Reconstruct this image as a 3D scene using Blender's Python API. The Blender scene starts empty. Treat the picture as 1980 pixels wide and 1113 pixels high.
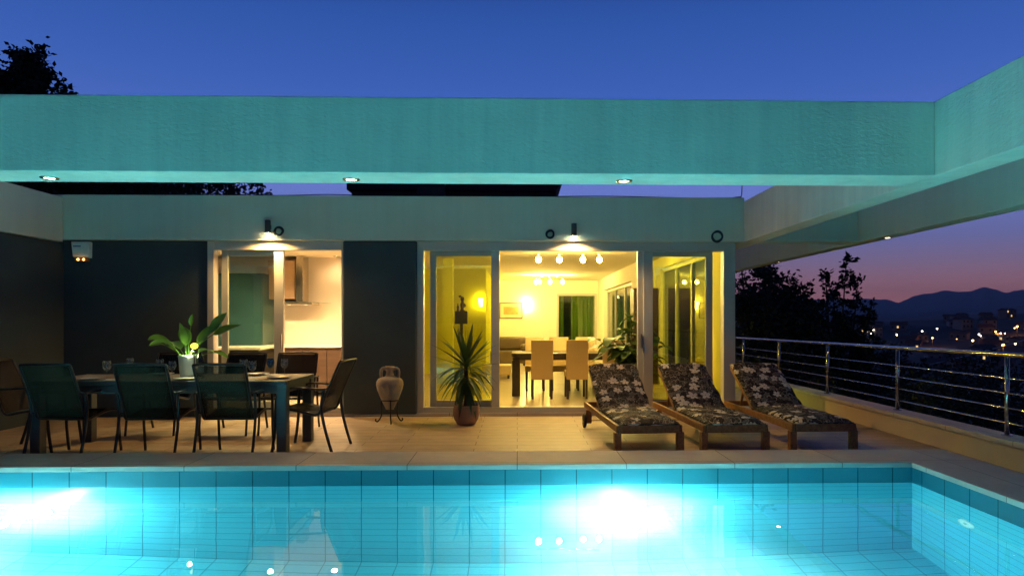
import bpy, math, random
from mathutils import Vector, Matrix, Euler
R = math.radians
sc = bpy.context.scene
col = sc.collection

# ------------------------------------------------------------------ camera
cd = bpy.data.cameras.new('camera'); cam = bpy.data.objects.new('camera', cd); col.objects.link(cam)
cam.location = (0, 0, 1.35); cam.rotation_euler = (R(90), 0, R(-1.47))
cd.sensor_width = 36; cd.lens = 24.0
cd.shift_x = -0.0222; cd.shift_y = 0.0311
cd.clip_start = 0.05; cd.clip_end = 30000
sc.camera = cam

# ------------------------------------------------------------------ dusk sky
w = bpy.data.worlds.new('World'); sc.world = w; w.use_nodes = True
nt = w.node_tree; nt.nodes.clear()
def srgb(r, g, b):
    f = lambda c: c/12.92 if c <= .04045 else ((c+.055)/1.055)**2.4
    return (f(r/255), f(g/255), f(b/255), 1)
tc = nt.nodes.new('ShaderNodeTexCoord'); sp = nt.nodes.new('ShaderNodeSeparateXYZ')
rp = nt.nodes.new('ShaderNodeValToRGB'); bg = nt.nodes.new('ShaderNodeBackground'); ow = nt.nodes.new('ShaderNodeOutputWorld')
nt.links.new(tc.outputs['Generated'], sp.inputs[0]); nt.links.new(sp.outputs['Z'], rp.inputs[0])
nt.links.new(rp.outputs[0], bg.inputs[0]); nt.links.new(bg.outputs[0], ow.inputs[0])
stops = [(0, (70, 52, 66)), (.02, (190, 122, 118)), (.045, (172, 122, 132)), (.075, (138, 118, 152)), (.105, (113, 116, 172)),
         (.145, (110, 125, 198)), (.19, (108, 128, 210)), (.25, (78, 110, 196)), (.31, (63, 101, 187)), (.39, (49, 89, 172)), (.5, (30, 60, 128)), (.7, (15, 36, 84)), (1, (9, 24, 62))]
el = rp.color_ramp.elements
while len(el) > 1: el.remove(el[-1])
el[0].position = 0; el[0].color = srgb(*stops[0][1])
for p, c in stops[1:]:
    e = el.new(p); e.color = srgb(*c)
# the afterglow lies ahead of the camera; the sky behind it is already darker
mr = nt.nodes.new('ShaderNodeMapRange'); mr.inputs['From Min'].default_value = -.25; mr.inputs['From Max'].default_value = .5
mr.inputs['To Min'].default_value = .3; mr.inputs['To Max'].default_value = .93
nt.links.new(sp.outputs['Y'], mr.inputs[0]); nt.links.new(mr.outputs[0], bg.inputs[1])

sc.view_settings.view_transform = 'Standard'; sc.view_settings.look = 'None'
sc.view_settings.exposure = 0.15; sc.view_settings.gamma = 1
sc.render.engine = 'CYCLES'
cy = sc.cycles
cy.use_denoising = True; cy.max_bounces = 12; cy.diffuse_bounces = 5; cy.glossy_bounces = 5
cy.transmission_bounces = 8; cy.transparent_max_bounces = 16
cy.sample_clamp_indirect = 25; cy.caustics_refractive = True; cy.caustics_reflective = False; cy.blur_glossy = 0.6

WARM = (1.0, .54, .16); YEL = (1.0, .72, .21)

# ------------------------------------------------------------------ mesh helper
class MB:
    def __init__(s): s.v = []; s.f = []; s.uv = {}; s.sm = set(); s.mi = {}
    def face(s, idx, smooth=False, uv=None, mi=0):
        k = len(s.f); s.f.append(tuple(idx))
        if smooth: s.sm.add(k)
        if uv: s.uv[k] = uv
        if mi: s.mi[k] = mi
        return k
    def quad(s, a, b, c, d, smooth=False, uv=None, mi=0):
        n = len(s.v); s.v += [Vector(a), Vector(b), Vector(c), Vector(d)]
        s.face((n, n+1, n+2, n+3), smooth, uv, mi)
    def box(s, x0, x1, y0, y1, z0, z1, M=None, mi=0):
        n = len(s.v)
        P = [(x0,y0,z0),(x1,y0,z0),(x1,y1,z0),(x0,y1,z0),(x0,y0,z1),(x1,y0,z1),(x1,y1,z1),(x0,y1,z1)]
        s.v += [(M @ Vector(p)) if M else Vector(p) for p in P]
        for q in ((0,3,2,1),(4,5,6,7),(0,1,5,4),(1,2,6,5),(2,3,7,6),(3,0,4,7)):
            s.face([n+i for i in q], mi=mi)
        return s
    def bar(s, a, b, wx, wz, up=(0,0,1)):
        a = Vector(a); b = Vector(b); d = (b-a); L = d.length; d.normalize()
        u = Vector(up)
        if abs(d.dot(u)) > .98: u = Vector((0,1,0))
        sx = d.cross(u).normalized(); uz = sx.cross(d).normalized()
        M = Matrix.Identity(4)
        for i in range(3): M[i][0] = sx[i]; M[i][1] = d[i]; M[i][2] = uz[i]; M[i][3] = a[i]
        return s.box(-wx/2, wx/2, 0, L, -wz/2, wz/2, M)
    def tube(s, pts, r, seg=8, cap=True, flat=1.0, mi=0):
        pts = [Vector(p) for p in pts]; n0 = len(s.v); N = len(pts)
        rr = r if isinstance(r, (list, tuple)) else [r]*N
        prev = None
        for i, p in enumerate(pts):
            t = (pts[min(i+1, N-1)] - pts[max(i-1, 0)])
            t = t.normalized() if t.length > 1e-9 else Vector((0,0,1))
            if prev is None:
                u = t.cross(Vector((0,0,1)))
                if u.length < .05: u = t.cross(Vector((0,1,0)))
                u.normalize()
            else:
                u = (prev - t*prev.dot(t)).normalized()
            prev = u; vv = t.cross(u)
            for k in range(seg):
                a = 2*math.pi*k/seg
                s.v.append(p + u*(rr[i]*math.cos(a)) + vv*(rr[i]*flat*math.sin(a)))
        for i in range(N-1):
            for k in range(seg):
                k2 = (k+1) % seg
                s.face((n0+i*seg+k, n0+i*seg+k2, n0+(i+1)*seg+k2, n0+(i+1)*seg+k), True, mi=mi)
        if cap:
            s.face([n0+k for k in range(seg)][::-1], mi=mi); s.face([n0+(N-1)*seg+k for k in range(seg)], mi=mi)
        return s
    def lathe(s, prof, c=(0,0,0), seg=24, axis='z', mi=0):
        n0 = len(s.v); N = len(prof); c = Vector(c)
        for (r, z) in prof:
            for k in range(seg):
                a = 2*math.pi*k/seg; x, y = r*math.cos(a), r*math.sin(a)
                p = Vector((x, y, z)) if axis == 'z' else (Vector((x, z, y)) if axis == 'y' else Vector((z, x, y)))
                s.v.append(c+p)
        for i in range(N-1):
            for k in range(seg):
                k2 = (k+1) % seg
                q = (n0+i*seg+k, n0+i*seg+k2, n0+(i+1)*seg+k2, n0+(i+1)*seg+k)
                s.face(q if axis == 'z' else q[::-1], True, mi=mi)
        return s
    def sphere(s, c, r, seg=14, rings=9, sz=1.0, mi=0):
        return s.lathe([(max(1e-4, r*math.sin(math.pi*i/rings)), -r*sz*math.cos(math.pi*i/rings)) for i in range(rings+1)], c, seg, mi=mi)
    def torus(s, c, R_, r, axis='y', seg=24, ts=8):
        pts = []
        for i in range(seg+1):
            a = 2*math.pi*i/seg
            p = (R_*math.cos(a), 0, R_*math.sin(a)) if axis == 'y' else ((0, R_*math.cos(a), R_*math.sin(a)) if axis == 'x' else (R_*math.cos(a), R_*math.sin(a), 0))
            pts.append(Vector(c)+Vector(p))
        return s.tube(pts, r, ts, cap=False)
    def build(s, name, mat, parent=None, loc=None, rz=0, bevel=0, bseg=2, solid=0):
        me = bpy.data.meshes.new(name); me.from_pydata([tuple(p) for p in s.v], [], s.f)
        ul = me.uv_layers.new(name='UVMap')
        for k, p in enumerate(me.polygons):
            p.use_smooth = k in s.sm
            if k in s.mi: p.material_index = s.mi[k]
            if k in s.uv:
                for li, uv in zip(p.loop_indices, s.uv[k]): ul.data[li].uv = uv
            else:
                n = p.normal; a = max(range(3), key=lambda i: abs(n[i]))
                for li in p.loop_indices:
                    q = s.v[me.loops[li].vertex_index]
                    ul.data[li].uv = (q[1], q[2]) if a == 0 else ((q[0], q[2]) if a == 1 else (q[0], q[1]))
        for m in (mat if isinstance(mat, (list, tuple)) else [mat]): me.materials.append(m)
        me.update()
        o = bpy.data.objects.new(name, me); col.objects.link(o)
        if parent: o.parent = parent
        if loc: o.location = loc
        if rz: o.rotation_euler = (0, 0, rz)
        if bevel:
            b = o.modifiers.new('bevel', 'BEVEL'); b.width = bevel; b.segments = bseg; b.limit_method = 'ANGLE'; b.angle_limit = R(40)
        if solid:
            b = o.modifiers.new('solid', 'SOLIDIFY'); b.thickness = solid
        return o

def tag(o, label=None, cat=None, group=None, kind=None):
    if label: o['label'] = label
    if cat: o['category'] = cat
    if group: o['group'] = group
    if kind: o['kind'] = kind
    return o
def thing(name, label, cat, loc=(0,0,0), rz=0, group=None):
    o = bpy.data.objects.new(name, None); col.objects.link(o); o.empty_display_size = .1
    o.location = loc; o.rotation_euler = (0, 0, rz)
    return tag(o, label, cat, group)
def copy_tree(o, parent=None):
    c = o.copy(); col.objects.link(c)
    if parent: c.parent = parent
    for ch in list(o.children): copy_tree(ch, c)
    return c
def dup(root, loc, rz, label, scale=None):
    c = copy_tree(root); c.location = loc; c.rotation_euler = (0, 0, rz); c['label'] = label
    if scale: c.scale = scale
    return c
def structure(o): o['kind'] = 'structure'; return o
def bez(pts, n=6):
    """Catmull-Rom through pts"""
    pts = [Vector(p) for p in pts]; out = []
    for i in range(len(pts)-1):
        p0 = pts[max(i-1, 0)]; p1 = pts[i]; p2 = pts[i+1]; p3 = pts[min(i+2, len(pts)-1)]
        for k in range(n):
            t = k/n
            out.append(.5*((2*p1)+(p2-p0)*t+(2*p0-5*p1+4*p2-p3)*t*t+(3*p1-p0-3*p2+p3)*t**3))
    out.append(pts[-1]); return out

# ------------------------------------------------------------------ materials
def newmat(name):
    m = bpy.data.materials.new(name); m.use_nodes = True
    return m, m.node_tree, m.node_tree.nodes['Principled BSDF']
def N(nt, t, **kw):
    n = nt.nodes.new(t)
    for k, v in kw.items():
        if k in n.inputs: n.inputs[k].default_value = v
        else: setattr(n, k, v)
    return n
def L(nt, a, b): nt.links.new(a, b)
def mat(name, c, rough=.6, metal=0, var=.12, vscale=3, bump=0, bscale=40, stretch=(1,1,1), spec=.5, space='Object', coat=0):
    m, nt, b = newmat(name)
    b.inputs['Roughness'].default_value = rough; b.inputs['Metallic'].default_value = metal
    b.inputs['Specular IOR Level'].default_value = spec
    if coat: b.inputs['Coat Weight'].default_value = coat
    tc = N(nt, 'ShaderNodeTexCoord'); mp = N(nt, 'ShaderNodeMapping'); mp.inputs['Scale'].default_value = stretch
    L(nt, tc.outputs[space], mp.inputs[0])
    nz = N(nt, 'ShaderNodeTexNoise', Scale=vscale, Detail=5.0); L(nt, mp.outputs[0], nz.inputs['Vector'])
    mx = N(nt, 'ShaderNodeMix', data_type='RGBA')
    lo = tuple(max(0, x*(1-var)) for x in c)+(1,); hi = tuple(min(1, x*(1+var)) for x in c)+(1,)
    mx.inputs[6].default_value = lo; mx.inputs[7].default_value = hi
    L(nt, nz.outputs[0], mx.inputs[0]); L(nt, mx.outputs[2], b.inputs['Base Color'])
    if bump:
        n2 = N(nt, 'ShaderNodeTexNoise', Scale=bscale, Detail=4.0); L(nt, mp.outputs[0], n2.inputs['Vector'])
        bp = N(nt, 'ShaderNodeBump', Strength=bump, Distance=.01); L(nt, n2.outputs[0], bp.inputs['Height']); L(nt, bp.outputs[0], b.inputs['Normal'])
    return m
def emit(name, c, s, sample=True):
    m = bpy.data.materials.new(name); m.use_nodes = True; nt = m.node_tree; nt.nodes.clear()
    e = N(nt, 'ShaderNodeEmission', Strength=s); e.inputs[0].default_value = (*c, 1)
    o = N(nt, 'ShaderNodeOutputMaterial'); L(nt, e.outputs[0], o.inputs[0])
    if not sample: m.cycles.emission_sampling = 'NONE'
    return m
def pane_mat(name, tint, f0=.05):
    m = bpy.data.materials.new(name); m.use_nodes = True; nt = m.node_tree; nt.nodes.clear()
    lw = N(nt, 'ShaderNodeLayerWeight', Blend=.5); pw = N(nt, 'ShaderNodeMath', operation='POWER'); pw.inputs[1].default_value = 5
    ma = N(nt, 'ShaderNodeMath', operation='MULTIPLY_ADD'); ma.inputs[1].default_value = 1-f0; ma.inputs[2].default_value = f0
    L(nt, lw.outputs['Facing'], pw.inputs[0]); L(nt, pw.outputs[0], ma.inputs[0])
    t = N(nt, 'ShaderNodeBsdfTransparent'); t.inputs[0].default_value = (*tint, 1)
    g = N(nt, 'ShaderNodeBsdfGlossy', Roughness=0.0); mx = N(nt, 'ShaderNodeMixShader'); o = N(nt, 'ShaderNodeOutputMaterial')
    L(nt, ma.outputs[0], mx.inputs[0]); L(nt, t.outputs[0], mx.inputs[1]); L(nt, g.outputs[0], mx.inputs[2]); L(nt, mx.outputs[0], o.inputs[0])
    return m
def brick(name, c1, c2, mortar, bw, bh, ms, offset, origin=(0,0,0), rough=.35, bump=.3, var=.15, spec=.5, gloss_var=0):
    m, nt, b = newmat(name)
    uv = N(nt, 'ShaderNodeTexCoord'); mp = N(nt, 'ShaderNodeMapping'); mp.inputs['Location'].default_value = origin
    L(nt, uv.outputs['UV'], mp.inputs[0])
    bt = N(nt, 'ShaderNodeTexBrick', offset=offset, squash=1.0, offset_frequency=2)
    bt.inputs['Scale'].default_value = 1; bt.inputs['Brick Width'].default_value = bw; bt.inputs['Row Height'].default_value = bh
    bt.inputs['Mortar Size'].default_value = ms; bt.inputs['Mortar Smooth'].default_value = .1; bt.inputs['Bias'].default_value = 0
    bt.inputs['Color1'].default_value = (*c1, 1); bt.inputs['Color2'].default_value = (*c2, 1); bt.inputs['Mortar'].default_value = (*mortar, 1)
    L(nt, mp.outputs[0], bt.inputs['Vector'])
    nz = N(nt, 'ShaderNodeTexNoise', Scale=5.0, Detail=6.0); L(nt, uv.outputs['Object'], nz.inputs['Vector'])
    mr = N(nt, 'ShaderNodeMapRange'); mr.inputs['To Min'].default_value = 1-var; mr.inputs['To Max'].default_value = 1+var
    L(nt, nz.outputs[0], mr.inputs[0])
    mx = N(nt, 'ShaderNodeMix', data_type='RGBA', blend_type='MULTIPLY'); mx.inputs[0].default_value = 1
    L(nt, bt.outputs[0], mx.inputs[6]); L(nt, mr.outputs[0], mx.inputs[7]); L(nt, mx.outputs[2], b.inputs['Base Color'])
    bp = N(nt, 'ShaderNodeBump', Strength=bump, Distance=.003, invert=True); L(nt, bt.outputs['Fac'], bp.inputs['Height']); L(nt, bp.outputs[0], b.inputs['Normal'])
    b.inputs['Roughness'].default_value = rough; b.inputs['Specular IOR Level'].default_value = spec
    return m
def stucco(name, c, streak=.1, bump=.5):
    m, nt, b = newmat(name)
    tc = N(nt, 'ShaderNodeTexCoord')
    m1 = N(nt, 'ShaderNodeMapping'); m1.inputs['Scale'].default_value = (7, 7, .35); L(nt, tc.outputs['Object'], m1.inputs[0])
    n1 = N(nt, 'ShaderNodeTexNoise', Scale=1.0, Detail=6.0, Roughness=.65); L(nt, m1.outputs[0], n1.inputs['Vector'])
    n3 = N(nt, 'ShaderNodeTexNoise', Scale=1.3, Detail=4.0); L(nt, tc.outputs['Object'], n3.inputs['Vector'])
    ad = N(nt, 'ShaderNodeMath', operation='ADD'); L(nt, n1.outputs[0], ad.inputs[0]); L(nt, n3.outputs[0], ad.inputs[1])
    mr = N(nt, 'ShaderNodeMapRange'); mr.inputs['From Min'].default_value = .7; mr.inputs['From Max'].default_value = 1.3
    mr.inputs['To Min'].default_value = 1-streak; mr.inputs['To Max'].default_value = 1+streak*.5
    L(nt, ad.outputs[0], mr.inputs[0])
    mx = N(nt, 'ShaderNodeMix', data_type='RGBA', blend_type='MULTIPLY'); mx.inputs[0].default_value = 1; mx.inputs[6].default_value = (*c, 1)
    L(nt, mr.outputs[0], mx.inputs[7]); L(nt, mx.outputs[2], b.inputs['Base Color'])
    m2 = N(nt, 'ShaderNodeMapping'); m2.inputs['Scale'].default_value = (22, 22, 48); L(nt, tc.outputs['Object'], m2.inputs[0])
    n2 = N(nt, 'ShaderNodeTexNoise', Scale=1.0, Detail=5.0, Roughness=.6, Distortion=.6); L(nt, m2.outputs[0], n2.inputs['Vector'])
    bp = N(nt, 'ShaderNodeBump', Strength=bump, Distance=.012); L(nt, n2.outputs[0], bp.inputs['Height']); L(nt, bp.outputs[0], b.inputs['Normal'])
    b.inputs['Roughness'].default_value = .85; b.inputs['Specular IOR Level'].default_value = .2
    return m
def wood(name, c1, c2, rough=.5, scale=(30, 2, 30)):
    m, nt, b = newmat(name)
    tc = N(nt, 'ShaderNodeTexCoord'); mp = N(nt, 'ShaderNodeMapping'); mp.inputs['Scale'].default_value = scale
    L(nt, tc.outputs['Object'], mp.inputs[0])
    nz = N(nt, 'ShaderNodeTexNoise', Scale=1.0, Detail=6.0, Distortion=.8); L(nt, mp.outputs[0], nz.inputs['Vector'])
    cr = N(nt, 'ShaderNodeValToRGB'); cr.color_ramp.elements[0].position = .35; cr.color_ramp.elements[1].position = .7
    cr.color_ramp.elements[0].color = (*c1, 1); cr.color_ramp.elements[1].color = (*c2, 1)
    L(nt, nz.outputs[0], cr.inputs[0]); L(nt, cr.outputs[0], b.inputs['Base Color']); b.inputs['Roughness'].default_value = rough
    bp = N(nt, 'ShaderNodeBump', Strength=.15, Distance=.003); L(nt, nz.outputs[0], bp.inputs['Height']); L(nt, bp.outputs[0], b.inputs['Normal'])
    return m
def leaf_mat(name, c1, c2, rough=.45, trans=.25, scale=6):
    m, nt, b = newmat(name)
    tc = N(nt, 'ShaderNodeTexCoord'); nz = N(nt, 'ShaderNodeTexNoise', Scale=scale, Detail=3.0); L(nt, tc.outputs['Object'], nz.inputs['Vector'])
    cr = N(nt, 'ShaderNodeValToRGB'); cr.color_ramp.elements[0].position = .35; cr.color_ramp.elements[1].position = .65
    cr.color_ramp.elements[0].color = (*c1, 1); cr.color_ramp.elements[1].color = (*c2, 1)
    L(nt, nz.outputs[0], cr.inputs[0]); L(nt, cr.outputs[0], b.inputs['Base Color']); b.inputs['Roughness'].default_value = rough
    t = N(nt, 'ShaderNodeBsdfTranslucent'); L(nt, cr.outputs[0], t.inputs[0]); mx = N(nt, 'ShaderNodeMixShader'); mx.inputs[0].default_value = trans
    o = nt.nodes['Material Output']; L(nt, b.outputs[0], mx.inputs[1]); L(nt, t.outputs[0], mx.inputs[2]); L(nt, mx.outputs[0], o.inputs[0])
    return m
def sling_mat(name, c, alpha):
    m, nt, b = newmat(name)
    tc = N(nt, 'ShaderNodeTexCoord')
    wv = N(nt, 'ShaderNodeTexWave', Scale=60.0, Distortion=1.0, bands_direction='X'); L(nt, tc.outputs['UV'], wv.inputs['Vector'])
    nz = N(nt, 'ShaderNodeTexNoise', Scale=25.0, Detail=4.0); mp = N(nt, 'ShaderNodeMapping'); mp.inputs['Scale'].default_value = (4, .4, 1)
    L(nt, tc.outputs['UV'], mp.inputs[0]); L(nt, mp.outputs[0], nz.inputs['Vector'])
    mx = N(nt, 'ShaderNodeMix', data_type='RGBA'); mx.inputs[6].default_value = (*[x*.65 for x in c], 1); mx.inputs[7].default_value = (*[x*1.35 for x in c], 1)
    L(nt, nz.outputs[0], mx.inputs[0]); L(nt, mx.outputs[2], b.inputs['Base Color']); b.inputs['Roughness'].default_value = .7
    b.inputs['Specular IOR Level'].default_value = .2
    bp = N(nt, 'ShaderNodeBump', Strength=.3, Distance=.002); L(nt, wv.outputs[0], bp.inputs['Height']); L(nt, bp.outputs[0], b.inputs['Normal'])
    t = N(nt, 'ShaderNodeBsdfTransparent'); ms = N(nt, 'ShaderNodeMixShader'); ms.inputs[0].default_value = alpha
    o = nt.nodes['Material Output']; L(nt, b.outputs[0], ms.inputs[1]); L(nt, t.outputs[0], ms.inputs[2]); L(nt, ms.outputs[0], o.inputs[0])
    return m
def water_mat():
    m = bpy.data.materials.new('pool_water'); m.use_nodes = True; nt = m.node_tree; nt.nodes.clear()
    tc = N(nt, 'ShaderNodeTexCoord'); nz = N(nt, 'ShaderNodeTexNoise', Scale=1.1, Detail=2.0); L(nt, tc.outputs['Object'], nz.inputs['Vector'])
    bp = N(nt, 'ShaderNodeBump', Strength=.07, Distance=.05); L(nt, nz.outputs[0], bp.inputs['Height'])
    fr = N(nt, 'ShaderNodeFresnel', IOR=1.33); L(nt, bp.outputs[0], fr.inputs['Normal'])
    rf = N(nt, 'ShaderNodeBsdfRefraction', IOR=1.33, Roughness=0.0); rf.inputs[0].default_value = (.4, .96, 1, 1); L(nt, bp.outputs[0], rf.inputs['Normal'])
    gl = N(nt, 'ShaderNodeBsdfGlossy', Roughness=0.0); L(nt, bp.outputs[0], gl.inputs['Normal'])
    mx = N(nt, 'ShaderNodeMixShader'); o = N(nt, 'ShaderNodeOutputMaterial')
    L(nt, fr.outputs[0], mx.inputs[0]); L(nt, rf.outputs[0], mx.inputs[1]); L(nt, gl.outputs[0], mx.inputs[2]); L(nt, mx.outputs[0], o.inputs[0])
    return m
def floral_mat():
    m, nt, b = newmat('floral_fabric')
    tc = N(nt, 'ShaderNodeTexCoord')
    def M_(op, a, bb=None, c=None):
        n = N(nt, 'ShaderNodeMath', operation=op)
        for i, x in enumerate((a, bb, c)):
            if x is None: continue
            if isinstance(x, (int, float)): n.inputs[i].default_value = x
            else: L(nt, x, n.inputs[i])
        return n.outputs[0]
    warp = N(nt, 'ShaderNodeTexNoise', Scale=7.0, Detail=2.0); L(nt, tc.outputs['UV'], warp.inputs['Vector'])
    def flowers(scale, off, seedmul):
        mp = N(nt, 'ShaderNodeMapping'); mp.inputs['Scale'].default_value = (scale, scale, scale); mp.inputs['Location'].default_value = (off, off*1.7, 0)
        L(nt, tc.outputs['UV'], mp.inputs[0])
        va = N(nt, 'ShaderNodeVectorMath', operation='MULTIPLY_ADD'); va.inputs[1].default_value = (.28, .28, 0)
        L(nt, warp.outputs[1], va.inputs[0]); L(nt, mp.outputs[0], va.inputs[2])
        vo = N(nt, 'ShaderNodeTexVoronoi', voronoi_dimensions='2D', feature='F1'); vo.inputs['Scale'].default_value = 1; vo.inputs['Randomness'].default_value = .85
        L(nt, va.outputs[0], vo.inputs['Vector'])
        sb = N(nt, 'ShaderNodeVectorMath', operation='SUBTRACT'); L(nt, va.outputs[0], sb.inputs[0]); L(nt, vo.outputs['Position'], sb.inputs[1])
        sx = N(nt, 'ShaderNodeSeparateXYZ'); L(nt, sb.outputs[0], sx.inputs[0])
        cs = N(nt, 'ShaderNodeSeparateXYZ'); L(nt, vo.outputs['Color'], cs.inputs[0])
        th = M_('ADD', M_('ARCTAN2', sx.outputs[1], sx.outputs[0]), M_('MULTIPLY', cs.outputs[0], 6.28))
        r = vo.outputs['Distance']
        pet = M_('POWER', M_('ABSOLUTE', M_('COSINE', M_('MULTIPLY', th, 2.5))), .55)
        Rr = M_('MULTIPLY', M_('MULTIPLY_ADD', pet, .74, .2), M_('MULTIPLY_ADD', cs.outputs[2], .16, .36))
        d = M_('SUBTRACT', Rr, r)
        fill = N(nt, 'ShaderNodeMapRange'); fill.inputs['From Max'].default_value = .03; L(nt, d, fill.inputs[0])
        line = M_('SUBTRACT', 1, M_('MINIMUM', M_('MULTIPLY', M_('ABSOLUTE', d), 28), 1))
        vein = M_('MINIMUM', M_('ADD', M_('MULTIPLY', M_('ABSOLUTE', M_('SINE', M_('MULTIPLY', th, 2.5))), 5), M_('MULTIPLY', r, 1.2)), 1)
        cen = M_('MINIMUM', M_('MULTIPLY', r, 12), 1)
        return fill.outputs[0], line, M_('MULTIPLY', vein, cen), cs.outputs[1]
    f1, l1, v1, k1 = flowers(6.0, .3, 1)
    f2, l2, v2, k2 = flowers(9.6, 5.2, 1)
    f3, l3, v3, k3 = flowers(16.0, 2.7, 1)
    big = M_('MULTIPLY', M_('MULTIPLY', f1, v1), M_('GREATER_THAN', k1, .42))
    outl = M_('MAXIMUM', M_('MULTIPLY', l1, M_('LESS_THAN', k1, .42)), M_('MULTIPLY', l2, .8))
    grey = M_('MULTIPLY', M_('MULTIPLY', M_('MULTIPLY', f2, v2), M_('GREATER_THAN', k2, .5)), M_('SUBTRACT', 1, f1))
    def mix(fac, a, c):
        mx = N(nt, 'ShaderNodeMix', data_type='RGBA'); L(nt, fac, mx.inputs[0])
        if isinstance(a, tuple): mx.inputs[6].default_value = (*a, 1)
        else: L(nt, a, mx.inputs[6])
        mx.inputs[7].default_value = (*c, 1); return mx.outputs[2]
    c = mix(M_('MULTIPLY', f3, M_('GREATER_THAN', k3, .5)), (.011, .013, .018), (.036, .037, .042))
    c = mix(M_('MULTIPLY', l3, .5), c, (.16, .13, .11))
    c = mix(grey, c, (.105, .105, .105)); c = mix(M_('MULTIPLY', outl, M_('SUBTRACT', 1, big)), c, (.44, .40, .35)); c = mix(big, c, (.66, .61, .54))
    L(nt, c, b.inputs['Base Color']); b.inputs['Roughness'].default_value = .8; b.inputs['Specular IOR Level'].default_value = .2
    nz = N(nt, 'ShaderNodeTexNoise', Scale=9.0, Detail=3.0); L(nt, tc.outputs['UV'], nz.inputs['Vector'])
    bp = N(nt, 'ShaderNodeBump', Strength=.6, Distance=.03); L(nt, nz.outputs[0], bp.inputs['Height']); L(nt, bp.outputs[0], b.inputs['Normal'])
    return m

STUCCO = stucco('cream_stucco', (.90, .83, .68), .16, .45)
STUCCO2 = stucco('smooth_render', (.74, .75, .58), .07, .12)
DARKWALL = mat('slate_render', (.058, .082, .094), .75, var=.16, vscale=1.6, bump=.3, bscale=90, spec=.25)
FRAME = mat('white_aluminium', (.50, .51, .47), .4, var=.03)
SASH = mat('grey_white_aluminium', (.40, .42, .37), .4, var=.03)
FLOOR = brick('terrace_tile', (.42, .335, .235), (.48, .385, .275), (.19, .14, .095), 1.22, .205, .005, .37, rough=.5, var=.28, spec=.35)
COPING = brick('coping_stone', (.58, .52, .46), (.62, .56, .49), (.2, .18, .155), .95, 3.0, .004, 0, rough=.7, var=.2, spec=.25, bump=.15)
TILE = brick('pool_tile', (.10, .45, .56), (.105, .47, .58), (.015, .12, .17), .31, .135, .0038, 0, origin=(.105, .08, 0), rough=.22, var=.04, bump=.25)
DIMTILE = brick('dimmed_pool_tile', (.035, .23, .30), (.04, .245, .32), (.008, .05, .075), .31, .135, .0038, 0, origin=(.105, .08, 0), rough=.22, var=.04, bump=.25)  # same pool tile, darkened in colour for the weaker light above the water
INFLOOR = brick('beige_floor_tile', (.50, .42, .30), (.54, .45, .33), (.35, .28, .2), .6, .6, .003, 0, rough=.22, var=.06)
CREAMW = mat('cream_wall_paint', (.78, .74, .62), .8, var=.03, vscale=1)
PEACHW = mat('peach_wall_paint', (.80, .70, .56), .8, var=.03, vscale=1)
LIME = mat('lime_wall_paint', (.60, .57, .03), .8, var=.05, vscale=1)
CEIL = mat('ceiling_paint', (.75, .70, .55), .85, var=.02)
GLASS = pane_mat('kitchen_glass', (.80, .88, .82), .085)
GLASSY = pane_mat('living_glass', (.86, .90, .42), .13)
WGLASS = pane_mat('window_glass', (.7, .8, .6), .12)
STEEL = mat('stainless_steel', (.64, .58, .47), .2, 1.0, var=.05)
DARKMET = mat('dark_powder_coat', (.014, .017, .018), .35, .3, var=.15)
BLACK = mat('black_plastic', (.012, .012, .013), .4, var=.1)
TABLEM = mat('grey_table_metal', (.065, .08, .085), .4, .2, var=.12)
TABLETOP = wood('grey_slatted_top', (.22, .19, .15), (.30, .26, .20), .45, (2, 40, 40))
SLING = sling_mat('green_mesh_sling', (.034, .030, .015), .30)
SLINGB = sling_mat('brown_mesh_sling', (.028, .022, .02), .18)
TEAK = wood('teak', (.20, .085, .03), (.34, .16, .06), .5, (25, 25, 25))
FLORAL = floral_mat()
TERRA = mat('terracotta', (.30, .17, .11), .85, var=.25, vscale=9, bump=.3, bscale=30)
CLAY = mat('old_clay', (.30, .25, .20), .9, var=.3, vscale=12, bump=.6, bscale=35)
IRON = mat('wrought_iron', (.025, .02, .018), .55, .4)
YUCCA = leaf_mat('yucca_leaf', (.022, .06, .012), (.045, .10, .022), .5, .2)
FICUS = leaf_mat('ficus_leaf', (.03, .085, .012), (.06, .13, .022), .5, .25)
LILY = leaf_mat('lily_leaf', (.07, .18, .025), (.12, .28, .05), .35, .45)
TREELEAF = leaf_mat('dark_leaf', (.02, .032, .016), (.04, .055, .025), .6, .1, 2)
BARK = mat('bark', (.07, .055, .04), .9, var=.3, vscale=8)
WHITEPOT = mat('glazed_white_pot', (.66, .70, .66), .3, var=.04)
CREAMLEATHER = mat('cream_leather', (.55, .40, .18), .5, var=.05)
BROWNLEATHER = mat('brown_leather', (.09, .06, .03), .4, var=.2)
DARKWOOD = wood('wenge', (.03, .02, .014), (.06, .038, .025), .4)
KWOOD = wood('walnut_front', (.075, .045, .03), (.115, .07, .045), .4, (2, 2, 18))
CTOP = mat('cream_worktop', (.8, .74, .62), .3, var=.03)
CURTAIN = mat('green_curtain', (.34, .46, .10), .85, var=.1)
SOIL = mat('soil', (.03, .022, .015), .95)
CROCK = mat('white_crockery', (.75, .74, .7), .2, var=.02)
ROOFD = mat('dark_roof_render', (.045, .035, .04), .85, var=.15)

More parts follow.
